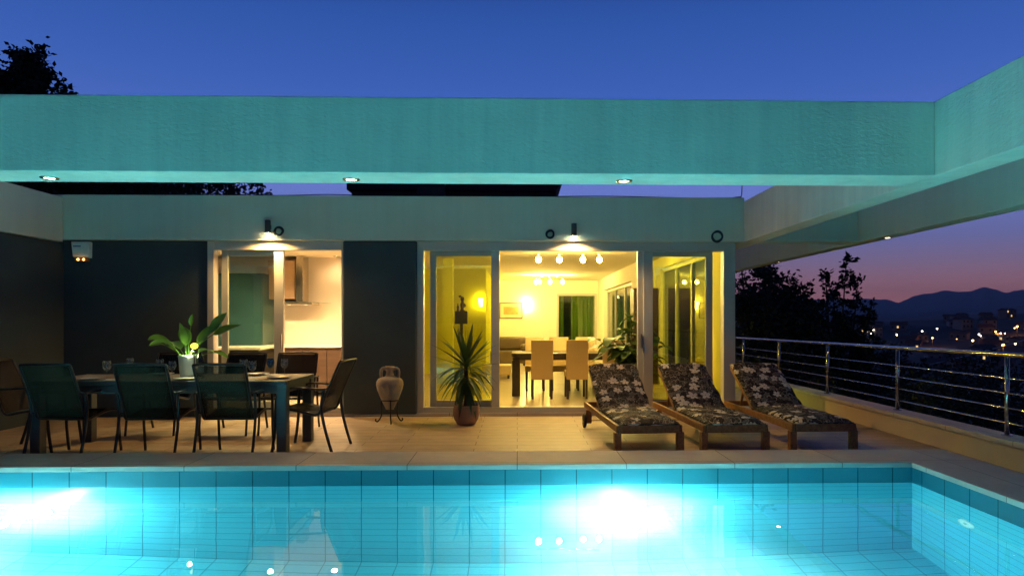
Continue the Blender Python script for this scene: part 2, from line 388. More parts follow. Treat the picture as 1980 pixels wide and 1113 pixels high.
def lamp(name, kind, energy, color, loc, parent=None, radius=.03, spot=None, blend=.5, aim=None):
    ld = bpy.data.lights.new(name, kind); ld.energy = energy; ld.color = color
    ld.shadow_soft_size = radius
    if spot: ld.spot_size = R(spot); ld.spot_blend = blend
    o = bpy.data.objects.new(name, ld); col.objects.link(o); o.location = loc
    if parent: o.parent = parent
    if aim: o.rotation_euler = Vector(aim).to_track_quat('-Z', 'Y').to_euler()
    return o

# ================================================================== THE SETTING
PX0, PX1, PY0, PY1 = -7.0, 3.48, -.9, 5.93
WZ, PB = -.08, -1.98
# pool shell: tile walls, a row above the waterline with weaker light painted into its tile, and the floor
def ring(z0, z1):
    b = MB()
    b.quad((PX0,PY1,z0), (PX1,PY1,z0), (PX1,PY1,z1), (PX0,PY1,z1)); b.quad((PX1,PY1,z0), (PX1,PY0,z0), (PX1,PY0,z1), (PX1,PY1,z1))
    b.quad((PX0,PY0,z0), (PX0,PY1,z0), (PX0,PY1,z1), (PX0,PY0,z1)); b.quad((PX1,PY0,z0), (PX0,PY0,z0), (PX0,PY0,z1), (PX1,PY0,z1))
    return b
b = ring(PB, WZ+.004); b.quad((PX0,PY0,PB), (PX1,PY0,PB), (PX1,PY1,PB), (PX0,PY1,PB))
structure(b.build('pool_basin', TILE))
structure(ring(WZ+.004, .055).build('pool_dimmed_row', DIMTILE))
b = MB(); b.quad((PX0+.001,PY0+.001,WZ), (PX1-.001,PY0+.001,WZ), (PX1-.001,PY1-.001,WZ), (PX0+.001,PY1-.001,WZ))
structure(b.build('water', water_mat()))
bw = MB(); bw.box(PX0+.01, PX1-.01, PY0+.01, PY1-.01, PB+.01, WZ-.004)
vm = bpy.data.materials.new('pool_water_body'); vm.use_nodes = True; vm.node_tree.nodes.clear()
vs = N(vm.node_tree, 'ShaderNodeVolumeScatter', Density=.055, Anisotropy=.2); vs.inputs[0].default_value = (.75, .97, 1, 1)
L(vm.node_tree, vs.outputs[0], N(vm.node_tree, 'ShaderNodeOutputMaterial').inputs['Volume'])
o = bw.build('pool_water_body', vm); o['kind'] = 'stuff'
# coping slabs, raised 0.1 m above the terrace, with a thin overhang on the pool side
b = MB()
b.box(PX0-.6, 4.12, PY1-.015, 6.52, .055, .10); b.box(PX1-.015, 4.12, PY0-.6, PY1-.015, .055, .10)
b.box(PX0-.6, PX0+.015, PY0-.6, PY1-.015, .055, .10); b.box(PX0+.015, PX1-.015, PY0-.6, PY0+.015, .055, .10)
structure(b.build('pool_coping', COPING, bevel=.006))
b = MB()
b.box(PX0-.6, 4.12, PY1+.006, 6.52, -.3, .0545); b.box(PX1+.006, 4.12, PY0-.6, PY1+.006, -.3, .0545)
b.box(PX0-.6, PX0-.006, PY0-.6, PY1+.006, -.3, .0545); b.box(PX0-.006, PX1+.006, PY0-.6, PY0-.006, -.3, .0545)
structure(b.build('pool_kerb', STUCCO2))
# terrace floor: paving north of the pool, the strip east of the house, the strip along the pool and behind the camera
b = MB()
b.box(-9, 4.46, 6.52, 9.60, -.3, 0); b.box(3.12, 4.46, 9.60, 16, -.3, 0)
b.box(4.12, 4.46, -7, 6.52, -.3, 0); b.box(-9, 4.12, -7, PY0-.6, -.3, 0); b.box(-9, PX0-.6, PY0-.6, 6.52, -.3, 0)
structure(b.build('terrace_floor', FLOOR))
b = MB(); b.box(-6.2, 3.0, 9.78, 22, -.25, .012); structure(b.build('interior_floor', INFLOOR))

# ---- terrain: hillside falling from the terrace to the valley, the town's slope, far hills
GROUND = mat('dark_scrub_ground', (.075, .062, .05), .95, var=.5, vscale=.06, bump=.4, bscale=.4)
def hnoise(x, y):
    return math.sin(x*.031+1.3)*math.cos(y*.027+.4)*.6+math.sin(x*.083+y*.061)*.3+math.sin(x*.19-y*.17+2)*.12
def gz(x, y):
    d = math.hypot(x, y)
    if d < 26 and abs(x) < 30: base = -3.2
    else: base = 0
    t = max(0, d-16)
    z = -3.2-min(t, 220)*.058
    up = max(0, min(1, (y-230)/240)); up = up*up*(3-2*up)
    ridge = -3.4+(x-200)*.058
    ridge = max(-12, min(ridge, 30))
    if y > 470: ridge -= (y-470)*.06
    z = z*(1-up)+ridge*up
    return z+hnoise(x, y)*min(1.6, t*.02)
b = MB()
xs = [-5000,-3000,-1500,-700,-400,-250]+list(range(-200, 521, 12))+[560,640,760,950,1300,2000,3500,7000]
ys = [-3000,-1000,-300,-120,-60,-30,-15,0,8,16,24,34,46,60,80,100,125,150,175,200]+list(range(212, 620, 12))+[660,720,820,1000,1400,2200,3400,5000]
for y in ys:
    for x in xs:
        z = gz(x, y) if y < 640 else gz(x, 640)-(y-640)*.02
        b.v.append(Vector((x, y, max(z, -60))))
nx = len(xs)
for j in range(len(ys)-1):
    for i in range(nx-1):
        k = j*nx+i; b.face((k, k+1, k+nx+1, k+nx), True)
structure(b.build('ground', GROUND))

HILL = mat('far_hill_scrub', (.10, .10, .09), .95, var=.12, vscale=.002)
HILL2 = mat('near_hill_scrub', (.08, .07, .06), .95, var=.2, vscale=.004)
f_ = 1320
def mountains(name, prof, Y, depth, m, rough, seed):
    """a ridge with real depth whose skyline follows prof: (x/y slope, height)"""
    rnd = random.Random(seed); b = MB(); rows = 9
    xs = []; x = -1.0
    while x < 1.25: xs.append(x); x += .0045
    def h(t):
        for (a, ha), (c, hc) in zip(prof, prof[1:]):
            if a <= t <= c:
                u = (t-a)/(c-a); u = u*u*(3-2*u)*.6+u*.4; return ha+(hc-ha)*u
        return prof[0][1] if t < prof[0][0] else prof[-1][1]
    ph = [rnd.random()*6 for _ in range(8)]
    for j in range(rows):
        v = j/(rows-1)
        for t in xs:
            s_ = math.sin(v*math.pi/2) if v < .7 else math.sin(.7*math.pi/2)+(1-math.sin(.7*math.pi/2))*((v-.7)/.3)
            spur = 1+rough*(1-v)*v*3*(math.sin(t*37+ph[0])*.5+math.sin(t*83+ph[1]+v*3)*.35+math.sin(t*151+ph[2])*.25)
            z = h(t)*v**.8*spur+(math.sin(t*310+ph[3])+math.sin(t*523+ph[4]))*rough*h(t)*.004
            yy = Y-depth*(1-v)
            b.v.append(Vector((t*yy*(1-.0*v), yy, -60+(z+60)*1.0 if v > 0 else -70)))
    for j in range(rows-1):
        for i in range(len(xs)-1):
            k = j*len(xs)+i; b.face((k, k+1, k+len(xs)+1, k+len(xs)), True)
    n0 = len(b.v)
    for t in xs: b.v.append(Vector((t*(Y+depth), Y+depth, -70)))
    top = (rows-1)*len(xs)
    for i in range(len(xs)-1): b.face((top+i, top+i+1, n0+i+1, n0+i), True)
    return structure(b.build(name, m))
def px_prof(pts, Y):
    out = []
    for x, y in pts:
        u = (x-1034)/f_; ca, sa = math.cos(R(1.47)), math.sin(R(1.47))
        X = ca*u+sa; Yd = -sa*u+ca
        out.append((X/Yd, 1.35+(618-y)/f_/Yd*Y))
    return out
SKY1 = [(-900,600),(-300,575),(300,590),(800,570),(1200,582),(1500,572),(1600,580),(1675,577),(1703,579),(1712,578),(1737,585),(1752,579),(1767,572),(1788,567.5),(1801,567),(1826,561),(1855,564),(1875,563),(1903,554.5),(1922,558.5),(1946,566),(1961,562),(1985,559),(2050,566),(2150,552),(2300,560),(2600,575)]
SKY2 = [(-900,612),(300,612),(900,606),(1400,622),(1720,624),(1780,618),(1880,604),(1980,590),(2100,580),(2300,592),(2600,600)]
mountains('far_mountains', px_prof(SKY1, 4600), 4600, 1200, HILL, .25, 3)
mountains('near_hills', px_prof(SKY2, 2400), 2400, 800, HILL2, .3, 8)

# ================================================================== THE HOUSE
house = thing('house', 'flat roofed house with slate grey walls, pale fascia and lit glass sliding doors', 'house', (0, 9.6, 0))
def hp(bm, name, m, parent=None, **k):
    """a house part given in world metres"""
    o = bm.build(name, m, parent or house, **k)
    if not parent: o.location = (0, -9.6, 0)
    return o
YF = 9.65
hp(MB().box(-6.5, -4.318, YF, 9.95, 0, 2.45), 'wall', DARKWALL)
hp(MB().box(-2.43, -1.405, YF-.07, 9.95, .03, 2.452), 'wall', DARKWALL, bevel=.02)
hp(MB().box(-6.6, -6.3, 3.0, YF, 0, 2.42), 'wall', DARKWALL)
b = MB(); b.box(-6.6, -6.24, 3.0, YF-.11, 2.422, 3.03); hp(b, 'fascia', STUCCO2)
b = MB(); b.box(-6.6, 3.20, YF-.10, 9.95, 2.455, 3.07); hp(b, 'fascia', STUCCO2)
b = MB(); b.box(-6.6, 3.2, 9.95, 22.3, 2.70, 3.02); hp(b, 'roof', ROOFD)
b = MB(); b.box(-4.318, -2.43, YF-.06, 9.8, 0, .045); hp(b, 'door_sill', COPING)
b = MB(); b.box(-1.405, 3.1, YF-.06, 9.8, 0, .045); hp(b, 'door_sill', COPING)
b = MB(); b.box(-2.43, -1.405, YF-.05, 9.7, 0, .03); hp(b, 'plinth', COPING)
# interior shell
b = MB(); b.box(-6.5, -2.05, 9.95, 12.78, 2.50, 2.60); b.box(-2.05, 3.1, 9.8, 22.3, 2.62, 2.69); b.box(-4.3, -2.05, 12.78, 22.3, 2.62, 2.69)
hp(b, 'ceiling', CEIL)
b = MB(); b.box(-6.5, -2.05, 12.68, 12.78, 0, 2.5); hp(b, 'interior_wall', PEACHW)
b = MB(); b.box(-6.5, -6.2, 9.95, 12.68, 0, 2.5); hp(b, 'interior_wall', PEACHW)
b = MB(); b.box(-2.05, -1.97, 9.95, 12.78, 0, 2.5); hp(b, 'interior_wall', PEACHW)
b = MB(); b.box(-1.97, -1.9, 9.95, 12.78, 0, 2.62); hp(b, 'interior_wall', LIME)
b = MB(); b.box(-4.3, -4.2, 12.78, 17.2, 0, 2.62); b.box(-4.2, -.78, 17.0, 17.2, 0, 2.62); b.box(-.86, -.78, 17.2, 22.0, 0, 2.62); b.box(-4.2, -1.9, 12.78, 12.84, 0, 2.62)
hp(b, 'interior_wall', LIME)
b = MB(); b.box(-1.54, -1.34, 14.2, 14.5, 0, 2.62); hp(b, 'interior_column', LIME)
b = MB(); b.box(-.86, 1.27, 22.0, 22.3, 0, 2.62); b.box(2.58, 3.1, 22.0, 22.3, 0, 2.62); b.box(1.27, 2.58, 22.0, 22.3, 2.2, 2.62); b.box(1.27, 2.58, 22.0, 22.3, 0, .55)
hp(b, 'interior_wall', CREAMW)
# east wall: solid pier, glazed bay, then the step back with three tall windows
hp(MB().box(2.95, 3.1, 9.80, 10.549, 0, 2.62), 'interior_wall', LIME)
b = MB(); b.box(2.95, 3.1, 10.55, 14.0, 2.40, 2.62); b.box(2.95, 3.1, 14.0, 14.6, 0, 2.62); b.box(2.62, 3.1, 14.6, 15.6, 0, 2.62)
b.box(2.62, 3.1, 15.6, 20.6, 2.25, 2.62); b.box(2.62, 3.1, 15.6, 20.6, 0, .35); b.box(2.62, 3.1, 20.6, 22.0, 0, 2.62)
hp(b, 'interior_wall', CREAMW)
def glazing(label, x, y0, y1, z0, z1, n, gm, axis='y', depth=.07, fw=.07):
    b = MB()
    def bx(a0, a1, c0, c1):
        if axis == 'y': b.box(x, x+depth, a0, a1, c0, c1)
        else: b.box(a0, a1, x, x+depth, c0, c1)
    bx(y0, y1, z0, z0+fw); bx(y0, y1, z1-fw, z1)
    for i in range(n+1):
        c = y0+(y1-y0)*i/n; c = min(max(c, y0+fw/2), y1-fw/2); bx(c-fw/2, c+fw/2, z0+fw, z1-fw)
    fr = hp(b, 'window_frame', FRAME)
    g = MB()
    if axis == 'y': g.box(x+.03, x+.038, y0+fw, y1-fw, z0+fw, z1-fw)
    else: g.box(y0+fw, y1-fw, x+.03, x+.038, z0+fw, z1-fw)
    g.build('pane', gm, fr)
    return fr
glazing('', 3.0, 10.552, 13.998, .012, 2.398, 3, WGLASS)
glazing('', 2.72, 15.602, 20.598, .352, 2.248, 3, WGLASS)
glazing('', 22.05, 1.272, 2.578, .552, 2.198, 1, WGLASS, 'x')

# sliding doors: outer frame > pane, sash
def frame_rect(x0, x1, z0, z1, y0, y1, l, r, t, bt):
    b = MB(); b.box(x0, x0+l, y0, y1, z0, z1); b.box(x1-r, x1, y0, y1, z0, z1)
    b.box(x0+l, x1-r, y0, y1, z1-t, z1); b.box(x0+l, x1-r, y0, y1, z0, z0+bt); return b
def sash(x0, x1, z0, z1, y, l, r, t, bt, gm, parent, nm='sash'):
    s = frame_rect(x0, x1, z0, z1, y, y+.05, l, r, t, bt).build(nm, SASH, parent, bevel=.005)
    g = MB(); g.box(x0+l-.003, x1-r+.003, y+.02, y+.028, z0+bt-.003, z1-t+.003)
    g.build('pane', gm, parent); return s
Z0, Z1 = .045, 2.45
d = hp(frame_rect(-4.316, -2.432, Z0, Z1, YF-.025, YF+.13, .085, .03, .125, .075), 'sliding_door', FRAME, bevel=.004)
b = MB(); b.box(-3.405, -3.275, YF+.0, YF+.06, Z0+.075, Z1-.125); b.build('meeting_stile', FRAME, d, bevel=.006)
sash(-4.16, -3.40, Z0+.075, Z1-.126, YF+.062, .09, .0, .075, .08, GLASS, d)
MB().box(-3.30, -3.285, YF-.05, YF, .95, 1.15).build('handle', STEEL, d)
d = hp(frame_rect(-1.403, 3.098, Z0, Z1, YF-.025, YF+.13, .085, .165, .125, .075), 'sliding_door', FRAME, bevel=.004)
b = MB(); b.box(-.366, -.250, YF+.0, YF+.06, Z0+.075, Z1-.125); b.build('meeting_stile', FRAME, d, bevel=.006)
b = MB(); b.box(1.712, 1.79, YF+.02, YF+.08, Z0+.075, Z1-.125); b.box(1.79, 1.925, YF-.01, YF+.06, Z0+.075, Z1-.125); b.build('meeting_stile', FRAME, d, bevel=.006)
sash(-1.235, -.364, Z0+.075, Z1-.126, YF+.062, .09, .0, .07, .09, GLASSY, d)
sash(1.92, 2.80, Z0+.075, Z1-.126, YF+.062, .0, .10, .07, .09, GLASSY, d)
MB().box(1.75, 1.765, YF-.02, YF+.02, .95, 1.15).build('handle', STEEL, d)
# plant room standing up from the roof
b = MB(); b.box(-3.37, .80, 14, 17, 3.02, 4.0); hp(b, 'rooftop_room', ROOFD)
b = MB(); b.v += [Vector(p) for p in [(-3.45,13.9,3.98),(.78,13.9,3.98),(.93,13.9,4.16),(-3.45,13.9,4.16),(-3.45,17.1,3.98),(.78,17.1,3.98),(.93,17.1,4.16),(-3.45,17.1,4.16)]]
for q in ((0,1,2,3),(1,5,6,2),(5,4,7,6),(4,0,3,7),(3,2,6,7),(4,5,1,0)): b.face(q)
hp(b, 'rooftop_slab', ROOFD)
b = MB(); b.box(-2.0, -1.45, 13.7, 13.88, 3.02, 4.1); hp(b, 'chimney', BLACK)

# ---- pergola beams over the terrace
perg = thing('pergola', 'broad cream rendered concrete beams framing the terrace, lit green by the pool', 'pergola', (0, 5.3, 2.45))
def pp(bm, nm, m): o = bm.build(nm, m, perg, bevel=.008); o.location = (0, -5.3, -2.45); return o
pp(MB().box(-9.5, 3.198, 5.15, 5.55, 2.45, 3.02), 'beam', STUCCO)
pp(MB().box(3.20, 3.45, -4, 10.8, 2.448, 3.022), 'beam', STUCCO)
pp(MB().box(4.83, 5.06, -4, 15.4, 2.45, 3.03), 'beam', STUCCO2)
pp(MB().box(3.452, 4.828, 9.55, 9.85, 2.455, 3.0), 'beam', STUCCO2)

BULBW = emit('lamp_glass_warm', (1, .86, .6), 40)
def downlight(loc, label, power):
    t = thing('recessed_downlight', label, 'light', loc, 0, 'recessed downlights under the pergola beams')
    b = MB(); b.lathe([(.040, -.001), (.044, -.010), (.062, -.008), (.066, -.001)], seg=20); b.build('trim_ring', STEEL, t)
    b = MB(); b.lathe([(.0001, -.004), (.041, -.004)], seg=20); b.build('lens', emit('downlight_lens', (1, .82, .5), 30, False), t)
    lamp('downlight_lamp', 'SPOT', power, WARM, (0, 0, -.02), t, .03, 120, .6)
    return t
downlight((-3.62, 5.38, 2.45), 'small recessed light under the front beam, leftmost above the dining table', 9)
downlight((-1.30, 5.38, 2.45), 'small recessed light under the middle of the front beam', 9)
downlight((.845, 5.38, 2.45), 'small recessed light under the front beam, nearest the sun loungers', 9)
downlight((4.95, 9.0, 2.45), 'small recessed light under the far side beam, nearer of the two above the railing', 6)
downlight((4.96, 12.85, 2.45), 'small recessed light under the far side beam, farther one beside the treetops', 6)

def wall_lamp(loc, label, power):
    t = thing('wall_lamp', label, 'wall lamp', loc, 0, 'cylinder wall lamps above the doors')
    b = MB(); b.lathe([(.0001,.09),(.036,.09),(.038,.085),(.038,-.085),(.034,-.09),(.030,-.09),(.030,-.07)], (0,-.07,0), 20); b.build('shade', mat('brushed_dark_metal', (.12,.11,.10), .4, .6), t)
    MB().box(-.025, .025, -.035, 0, -.03, .03).build('bracket', DARKMET, t, bevel=.004)
    b = MB(); b.sphere((0,-.07,-.082), .026); b.build('bulb', emit('wall_lamp_bulb', (1,.85,.55), 90, False), t)
    lamp('wall_lamp_light', 'SPOT', power, WARM, (0,-.085,-.125), t, .03, 150, .55)
    return t
wall_lamp((-3.43, YF-.10, 2.63), 'lit metal cylinder lamp on the fascia above the kitchen door', 110)
wall_lamp((.79, YF-.10, 2.60), 'lit metal cylinder lamp on the fascia above the living room opening', 140)

def coil(loc, label, r):
    b = MB(); rnd = random.Random(int(loc[0]*100)); pts = []
    for i in range(122):
        a = 2*math.pi*i/24; rr = r*(1+.16*math.sin(i*.183+loc[0])+.07*math.sin(i*.31)); pts.append((rr*math.cos(a), -.015-.012*math.sin(i*.43), rr*math.sin(a)))
    b.tube(pts, .0065, 6)
    o = b.build('cable_coil', BLACK, loc=loc); tag(o, label, 'cable', 'coils of cable hung on the fascia')
coil((-3.30, YF-.105, 2.575), 'thin coil of dark cable hanging right beside the wall lamp over the kitchen door', .055)
coil((.46, YF-.105, 2.545), 'dark coil of cable hanging left of the wall lamp over the living room', .05)
coil((2.81, YF-.105, 2.52), 'thick coil of black cable hanging above the right-hand glass panel', .072)

# siren box
t = thing('alarm_siren', 'pale boxy alarm siren with two amber lights on the slate wall', 'alarm', (-6.02, YF, 2.28))
b = MB(); b.v += [Vector(p) for p in [(-.115,-.07,-.06),(.115,-.07,-.06),(.115,0,-.08),(-.115,0,-.08),(-.12,-.10,.15),(.12,-.10,.15),(.12,0,.15),(-.12,0,.15)]]
for q in ((0,3,2,1),(4,5,6,7),(0,1,5,4),(1,2,6,5),(2,3,7,6),(3,0,4,7)): b.face(q)
b.build('housing', CROCK, t, bevel=.012)
b = MB(); b.box(-.085, .085, -.075, -.005, -.125, -.072); b.build('lens', mat('amber_lens', (.5,.16,.02), .2), t, bevel=.012)
b = MB(); b.sphere((-.035,-.078,-.098), .013); b.build('amber_light', emit('amber_glow', (1,.5,.1), 14, False), t)
b = MB(); b.sphere((.04,-.078,-.098), .013); b.build('amber_light', emit('amber_glow', (1,.5,.1), 14, False), t)
b = MB()
for i, wd in enumerate((.09, .075)):
    x = -.09
    rnd = random.Random(i)
    while x < -.09+wd:
        k = rnd.uniform(.008,.016); b.box(x, x+k, -.0945+.0143*i, -.0905+.0143*i, .075-.032*i, .092-.032*i); x += k+.005
b.build('printed_mark', mat('blue_print', (.06,.12,.35), .6), t)

# cable along the roof edge and small antenna
b = MB(); pts = bez([(-4.2,9.62,3.075),(-3.2,9.62,3.085),(-2.6,9.62,3.10),(-1.6,9.62,3.076),(0,9.62,3.078),(1.2,9.62,3.095),(2.4,9.62,3.076),(3.1,9.62,3.08)], 8); b.tube(pts, .007, 6)
tag(b.build('roof_cable', BLACK), 'thin black cable lying along the top edge of the fascia', 'cable')
t = thing('roof_antenna', 'small thin black antenna rod standing on the corner of the fascia', 'antenna', (3.17, 9.6, 3.07))
MB().tube([(0,0,0),(0,0,.02),(.012,0,.05),(.02,0,.24)], .007, 6).build('rod', BLACK, t)
MB().tube([(-.10,0,.01),(.0,0,.02)], .009, 6).build('foot', BLACK, t)

# ---- low wall and railing on the right
lw = thing('low_wall', 'low cream rendered parapet wall with stone cap along the right edge', 'wall', (4.55, 6, 0), R(.6))
o = MB().box(-.08, .14, -11, 10.2, -3.5, .213).build('wall', mat('ochre_cream_render', (.66, .56, .38), .85, var=.08, bump=.2, bscale=60), lw)
MB().box(-.115, .175, -11, 10.2, .215, .265).build('cap', COPING, lw, bevel=.005)
rl = thing('railing', 'stainless steel railing with round posts and four thin bars on the parapet', 'railing', (4.61, 6.31, .265), R(.6))
b = MB(); b.tube([(0,-11,.765),(0,0,.755),(0,9.9,.70)], .024, 14); b.build('handrail', STEEL, rl)
for k, h in enumerate((.12,.265,.41,.555)):
    MB().tube([(0,-11,h),(0,9.9,h*.93)], .0075, 8).build('bar', STEEL, rl)
for i in range(-6, 6):
    y = 1.82*i; hh = .745-.0055*max(0,y)
    b = MB(); b.tube([(0,y,0),(0,y,hh)], .021, 12); b.lathe([(.021,.004),(.05,.004),(.05,0)], (0,y,0), 16); b.tube([(0,y,hh-.03),(0,y,hh+.012)],.012,8)
    b.build('post', STEEL, rl)

# ---- pool lamps
def pool_lamp_with_halo(x, label, power):
    t = thing('pool_light', label, 'pool light', (x, PY1, -.92), 0, 'underwater pool lights')
    b = MB(); b.lathe([(.168,0),(.166,-.010),(.156,-.012),(.150,-.010)], axis='y', seg=28); b.build('rim', FRAME, t)
    b = MB(); b.lathe([(.152,-.009),(.12,-.018),(.06,-.024),(.0001,-.026)], axis='y', seg=28); b.build('lens', emit('pool_lens', (.85,1,1), 300, False), t)
    lamp('pool_lamp_with_halo', 'SPOT', power*3.9, (1, .58, .5), (0, -.26, 0), t, .05, 155, 1.0, aim=(0, 1, .0))  # added spot turned back on the wall to make the lamp's halo
    lamp('pool_fill', 'POINT', power*.24, (.9, 1, .95), (0, -.40, .05), t, .06)  # added fill point, lifts the ambient light in the pool
    lamp('pool_beam', 'SPOT', power*7.2, (1, .97, .92), (0, -.10, 0), t, .09, 80, 1.0, aim=(0, -1, .03))
pool_lamp_with_halo(.93, 'brilliant underwater light in the pool wall in front of the loungers', 900)
pool_lamp_with_halo(-4.12, 'brilliant underwater light in the pool wall below the dining table', 900)
t = thing('pool_inlet', 'small round white water inlet on the right pool wall', 'pool inlet', (PX1, 5.2, -.62))
MB().lathe([(.0001,-.012),(.03,-.012),(.05,-.016),(.085,-.012),(.09,0)], axis='x', seg=24).build('cover', CROCK, t)
MB().lathe([(.0001,-.02),(.018,-.02),(.02,-.012)], axis='x', seg=16).build('nozzle', SASH, t)
# floor drain
t = thing('floor_drain', 'small slotted drain cover in the terrace tiles near the pool edge', 'drain', (.06, 7.0, 0))
b = MB(); b.box(-.065,.065,-.035,-.028,0,.004); b.box(-.065,.065,.028,.035,0,.004); b.box(-.065,-.058,-.028,.028,0,.004); b.box(.058,.065,-.028,.028,0,.004)
for i in range(9): b.box(-.05+i*.012,-.045+i*.012,-.028,.028,.0005,.0035)
b.build('grate', STEEL, t)
MB().box(-.064,.064,-.034,.034,0,.0004).build('sump', BLACK, t)

# ================================================================== LEAVES
def leaf(b, base, d, up, length, width, droop=.3, fold=.25, seg=6, shape='lance', twist=0, curl=0):
    """a curved leaf: two strips meeting at the midrib"""
    d = Vector(d).normalized(); up = Vector(up); side = d.cross(up)
    if side.length < .05: side = d.cross(Vector((1,0,0)))
    side.normalize(); nrm = side.cross(d).normalized()
    p = Vector(base); n0 = len(b.v); cur = d.copy()
    for i in range(seg+1):
        t = i/seg
        if shape == 'lance': wv = min(1, .55+t*2)*(1-t**2.2)**.9 if t < 1 else 0
        else: wv = math.sin(math.pi*min(1, t**.8))**.8 if 0 < t < 1 else .03
        wv = max(wv, .02)*width/2
        cur = (d - Vector((0,0,1))*droop*t*1.6).normalized()
        n2 = side.cross(cur).normalized()
        s2 = (side*math.cos(twist*t)+n2*math.sin(twist*t))
        lift = n2*fold*wv*2*.5
        b.v += [p-s2*wv+lift, p.copy(), p+s2*wv+lift]
        p = p+cur*(length/seg)
    for i in range(seg):
        k = n0+i*3
        b.face((k, k+1, k+4, k+3), True); b.face((k+1, k+2, k+5, k+4), True)

# ---- yucca in its terracotta pot
t = thing('potted_yucca', 'tall spiky yucca in a round terracotta pot before the glass door', 'potted plant', (-.66, 8.85, 0))
b = MB(); b.lathe([(.0001,0),(.10,0),(.118,.008),(.155,.07),(.172,.14),(.170,.20),(.158,.235),(.164,.25),(.150,.252),(.145,.22),(.0001,.22)], seg=32)
b.build('pot', TERRA, t)
b = MB(); b.lathe([(.144,.222),(.08,.235),(.0001,.24)], seg=20); b.build('soil', SOIL, t)
b = MB(); b.tube(bez([(0,0,.2),(.01,0,.4),(-.005,.01,.62),(0,0,.80)],5), [.035]*6+[.03]*6+[.026]*4, 10); b.build('trunk', BARK, t)
b = MB(); rnd = random.Random(5)
for i in range(68):
    u = i/67; z = .46+.38*u**.8; a = i*2.399+rnd.uniform(-.35,.35)
    elev = min(R(-58+u*128+rnd.uniform(-10,10)), R(80))
    dd = (math.cos(a)*math.cos(elev), math.sin(a)*math.cos(elev), math.sin(elev))
    ln = rnd.uniform(.42,.58) if u > .3 else rnd.uniform(.36,.5)
    leaf(b, (.02*math.cos(a), .02*math.sin(a), z), dd, (0,0,1) if abs(elev) < 1.2 else (math.cos(a), math.sin(a),0), ln, rnd.uniform(.05,.068), (rnd.uniform(.55,1.2) if u < .62 else rnd.uniform(.02,.2)), .3, 8)
leaf(b, (0,0,.82), (-.03,0,1), (1,0,0), .46, .05, .0, .35, 7)
leaf(b, (0,0,.82), (.05,.1,1), (1,0,0), .40, .05, .0, .35, 7)
b.build('leaves', YUCCA, t)

# ---- amphora on an iron tripod
t = thing('amphora', 'old two-handled clay amphora resting in an iron tripod against the slate wall', 'amphora', (-1.67, 9.0, 0))
prof = [(.0001,.155),(.03,.157),(.05,.18),(.085,.25),(.125,.34),(.160,.43),(.176,.50),(.172,.545),(.150,.578),(.105,.598),(.072,.607),(.056,.62),(.048,.66),(.05,.70),(.062,.715),(.066,.735),(.056,.742),(.045,.735),(.04,.70),(.04,.65)]
b = MB(); b.lathe(prof, seg=36); b.build('body', CLAY, t)
for s_ in (-1, 1):
    b = MB(); b.tube(bez([(s_*.047,0,.705),(s_*.085,0,.715),(s_*.112,0,.69),(s_*.115,0,.64),(s_*.108,0,.585)],5), .017, 10, flat=1.25); b.build('handle', CLAY, t)
st = thing('amphora_stand', 'black wrought iron tripod with curled feet carrying the clay amphora', 'stand', (-1.67, 9.0, 0))
b = MB(); b.torus((0,0,.30), .113, .008, 'z', 28); b.torus((0,0,.17), .055, .007, 'z', 20); b.build('ring', IRON, st)
for k in range(3):
    a = R(-75+120*k); c, s_ = math.cos(a), math.sin(a)
    P = [(.113,.31),(.125,.24),(.115,.16),(.125,.08),(.165,.02),(.19,.012),(.205,.03),(.195,.045)]
    b = MB(); b.tube(bez([(r*c, r*s_, z) for r, z in P],4), .0085, 8); b.build('leg', IRON, st)

# ================================================================== OUTDOOR DINING
TX0, TX1, TY0, TY1 = -4.80, -2.29, 6.84, 7.76
t = thing('dining_table', 'long dark metal outdoor dining table laid for a meal on the terrace', 'table', (-3.545, 7.30, 0), R(0))
hx, hy = (TX1-TX0)/2, (TY1-TY0)/2
b = MB(); b.box(-hx, hx, -hy, -hy+.06, .70, .745); b.box(-hx, hx, hy-.06, hy, .70, .745); b.box(-hx, -hx+.06, -hy+.06, hy-.06, .70, .745); b.box(hx-.06, hx, -hy+.06, hy-.06, .70, .745)
b.box(-hx+.02, hx-.02, -hy+.02, -hy+.05, .62, .699); b.box(-hx+.02, hx-.02, hy-.05, hy-.02, .62, .699); b.box(-hx+.02, -hx+.05, -hy+.05, hy-.05, .62, .699); b.box(hx-.05, hx-.02, -hy+.05, hy-.05, .62, .699)
b.build('frame', TABLEM, t, bevel=.005)
b = MB(); n = 19; sw = (2*hx-.124)/n
for i in range(n): b.box(-hx+.062+i*sw+.002, -hx+.062+(i+1)*sw-.002, -hy+.062, hy-.062, .722, .743)
b.build('tabletop', TABLETOP, t, bevel=.002)
for sx in (-1, 1):
    for sy in (-1, 1):
        x = sx*(hx-.052); y = sy*(hy-.052)
        MB().box(x-.05, x+.05, y-.05, y+.05, 0, .698).build('leg', TABLEM, t, bevel=.006)

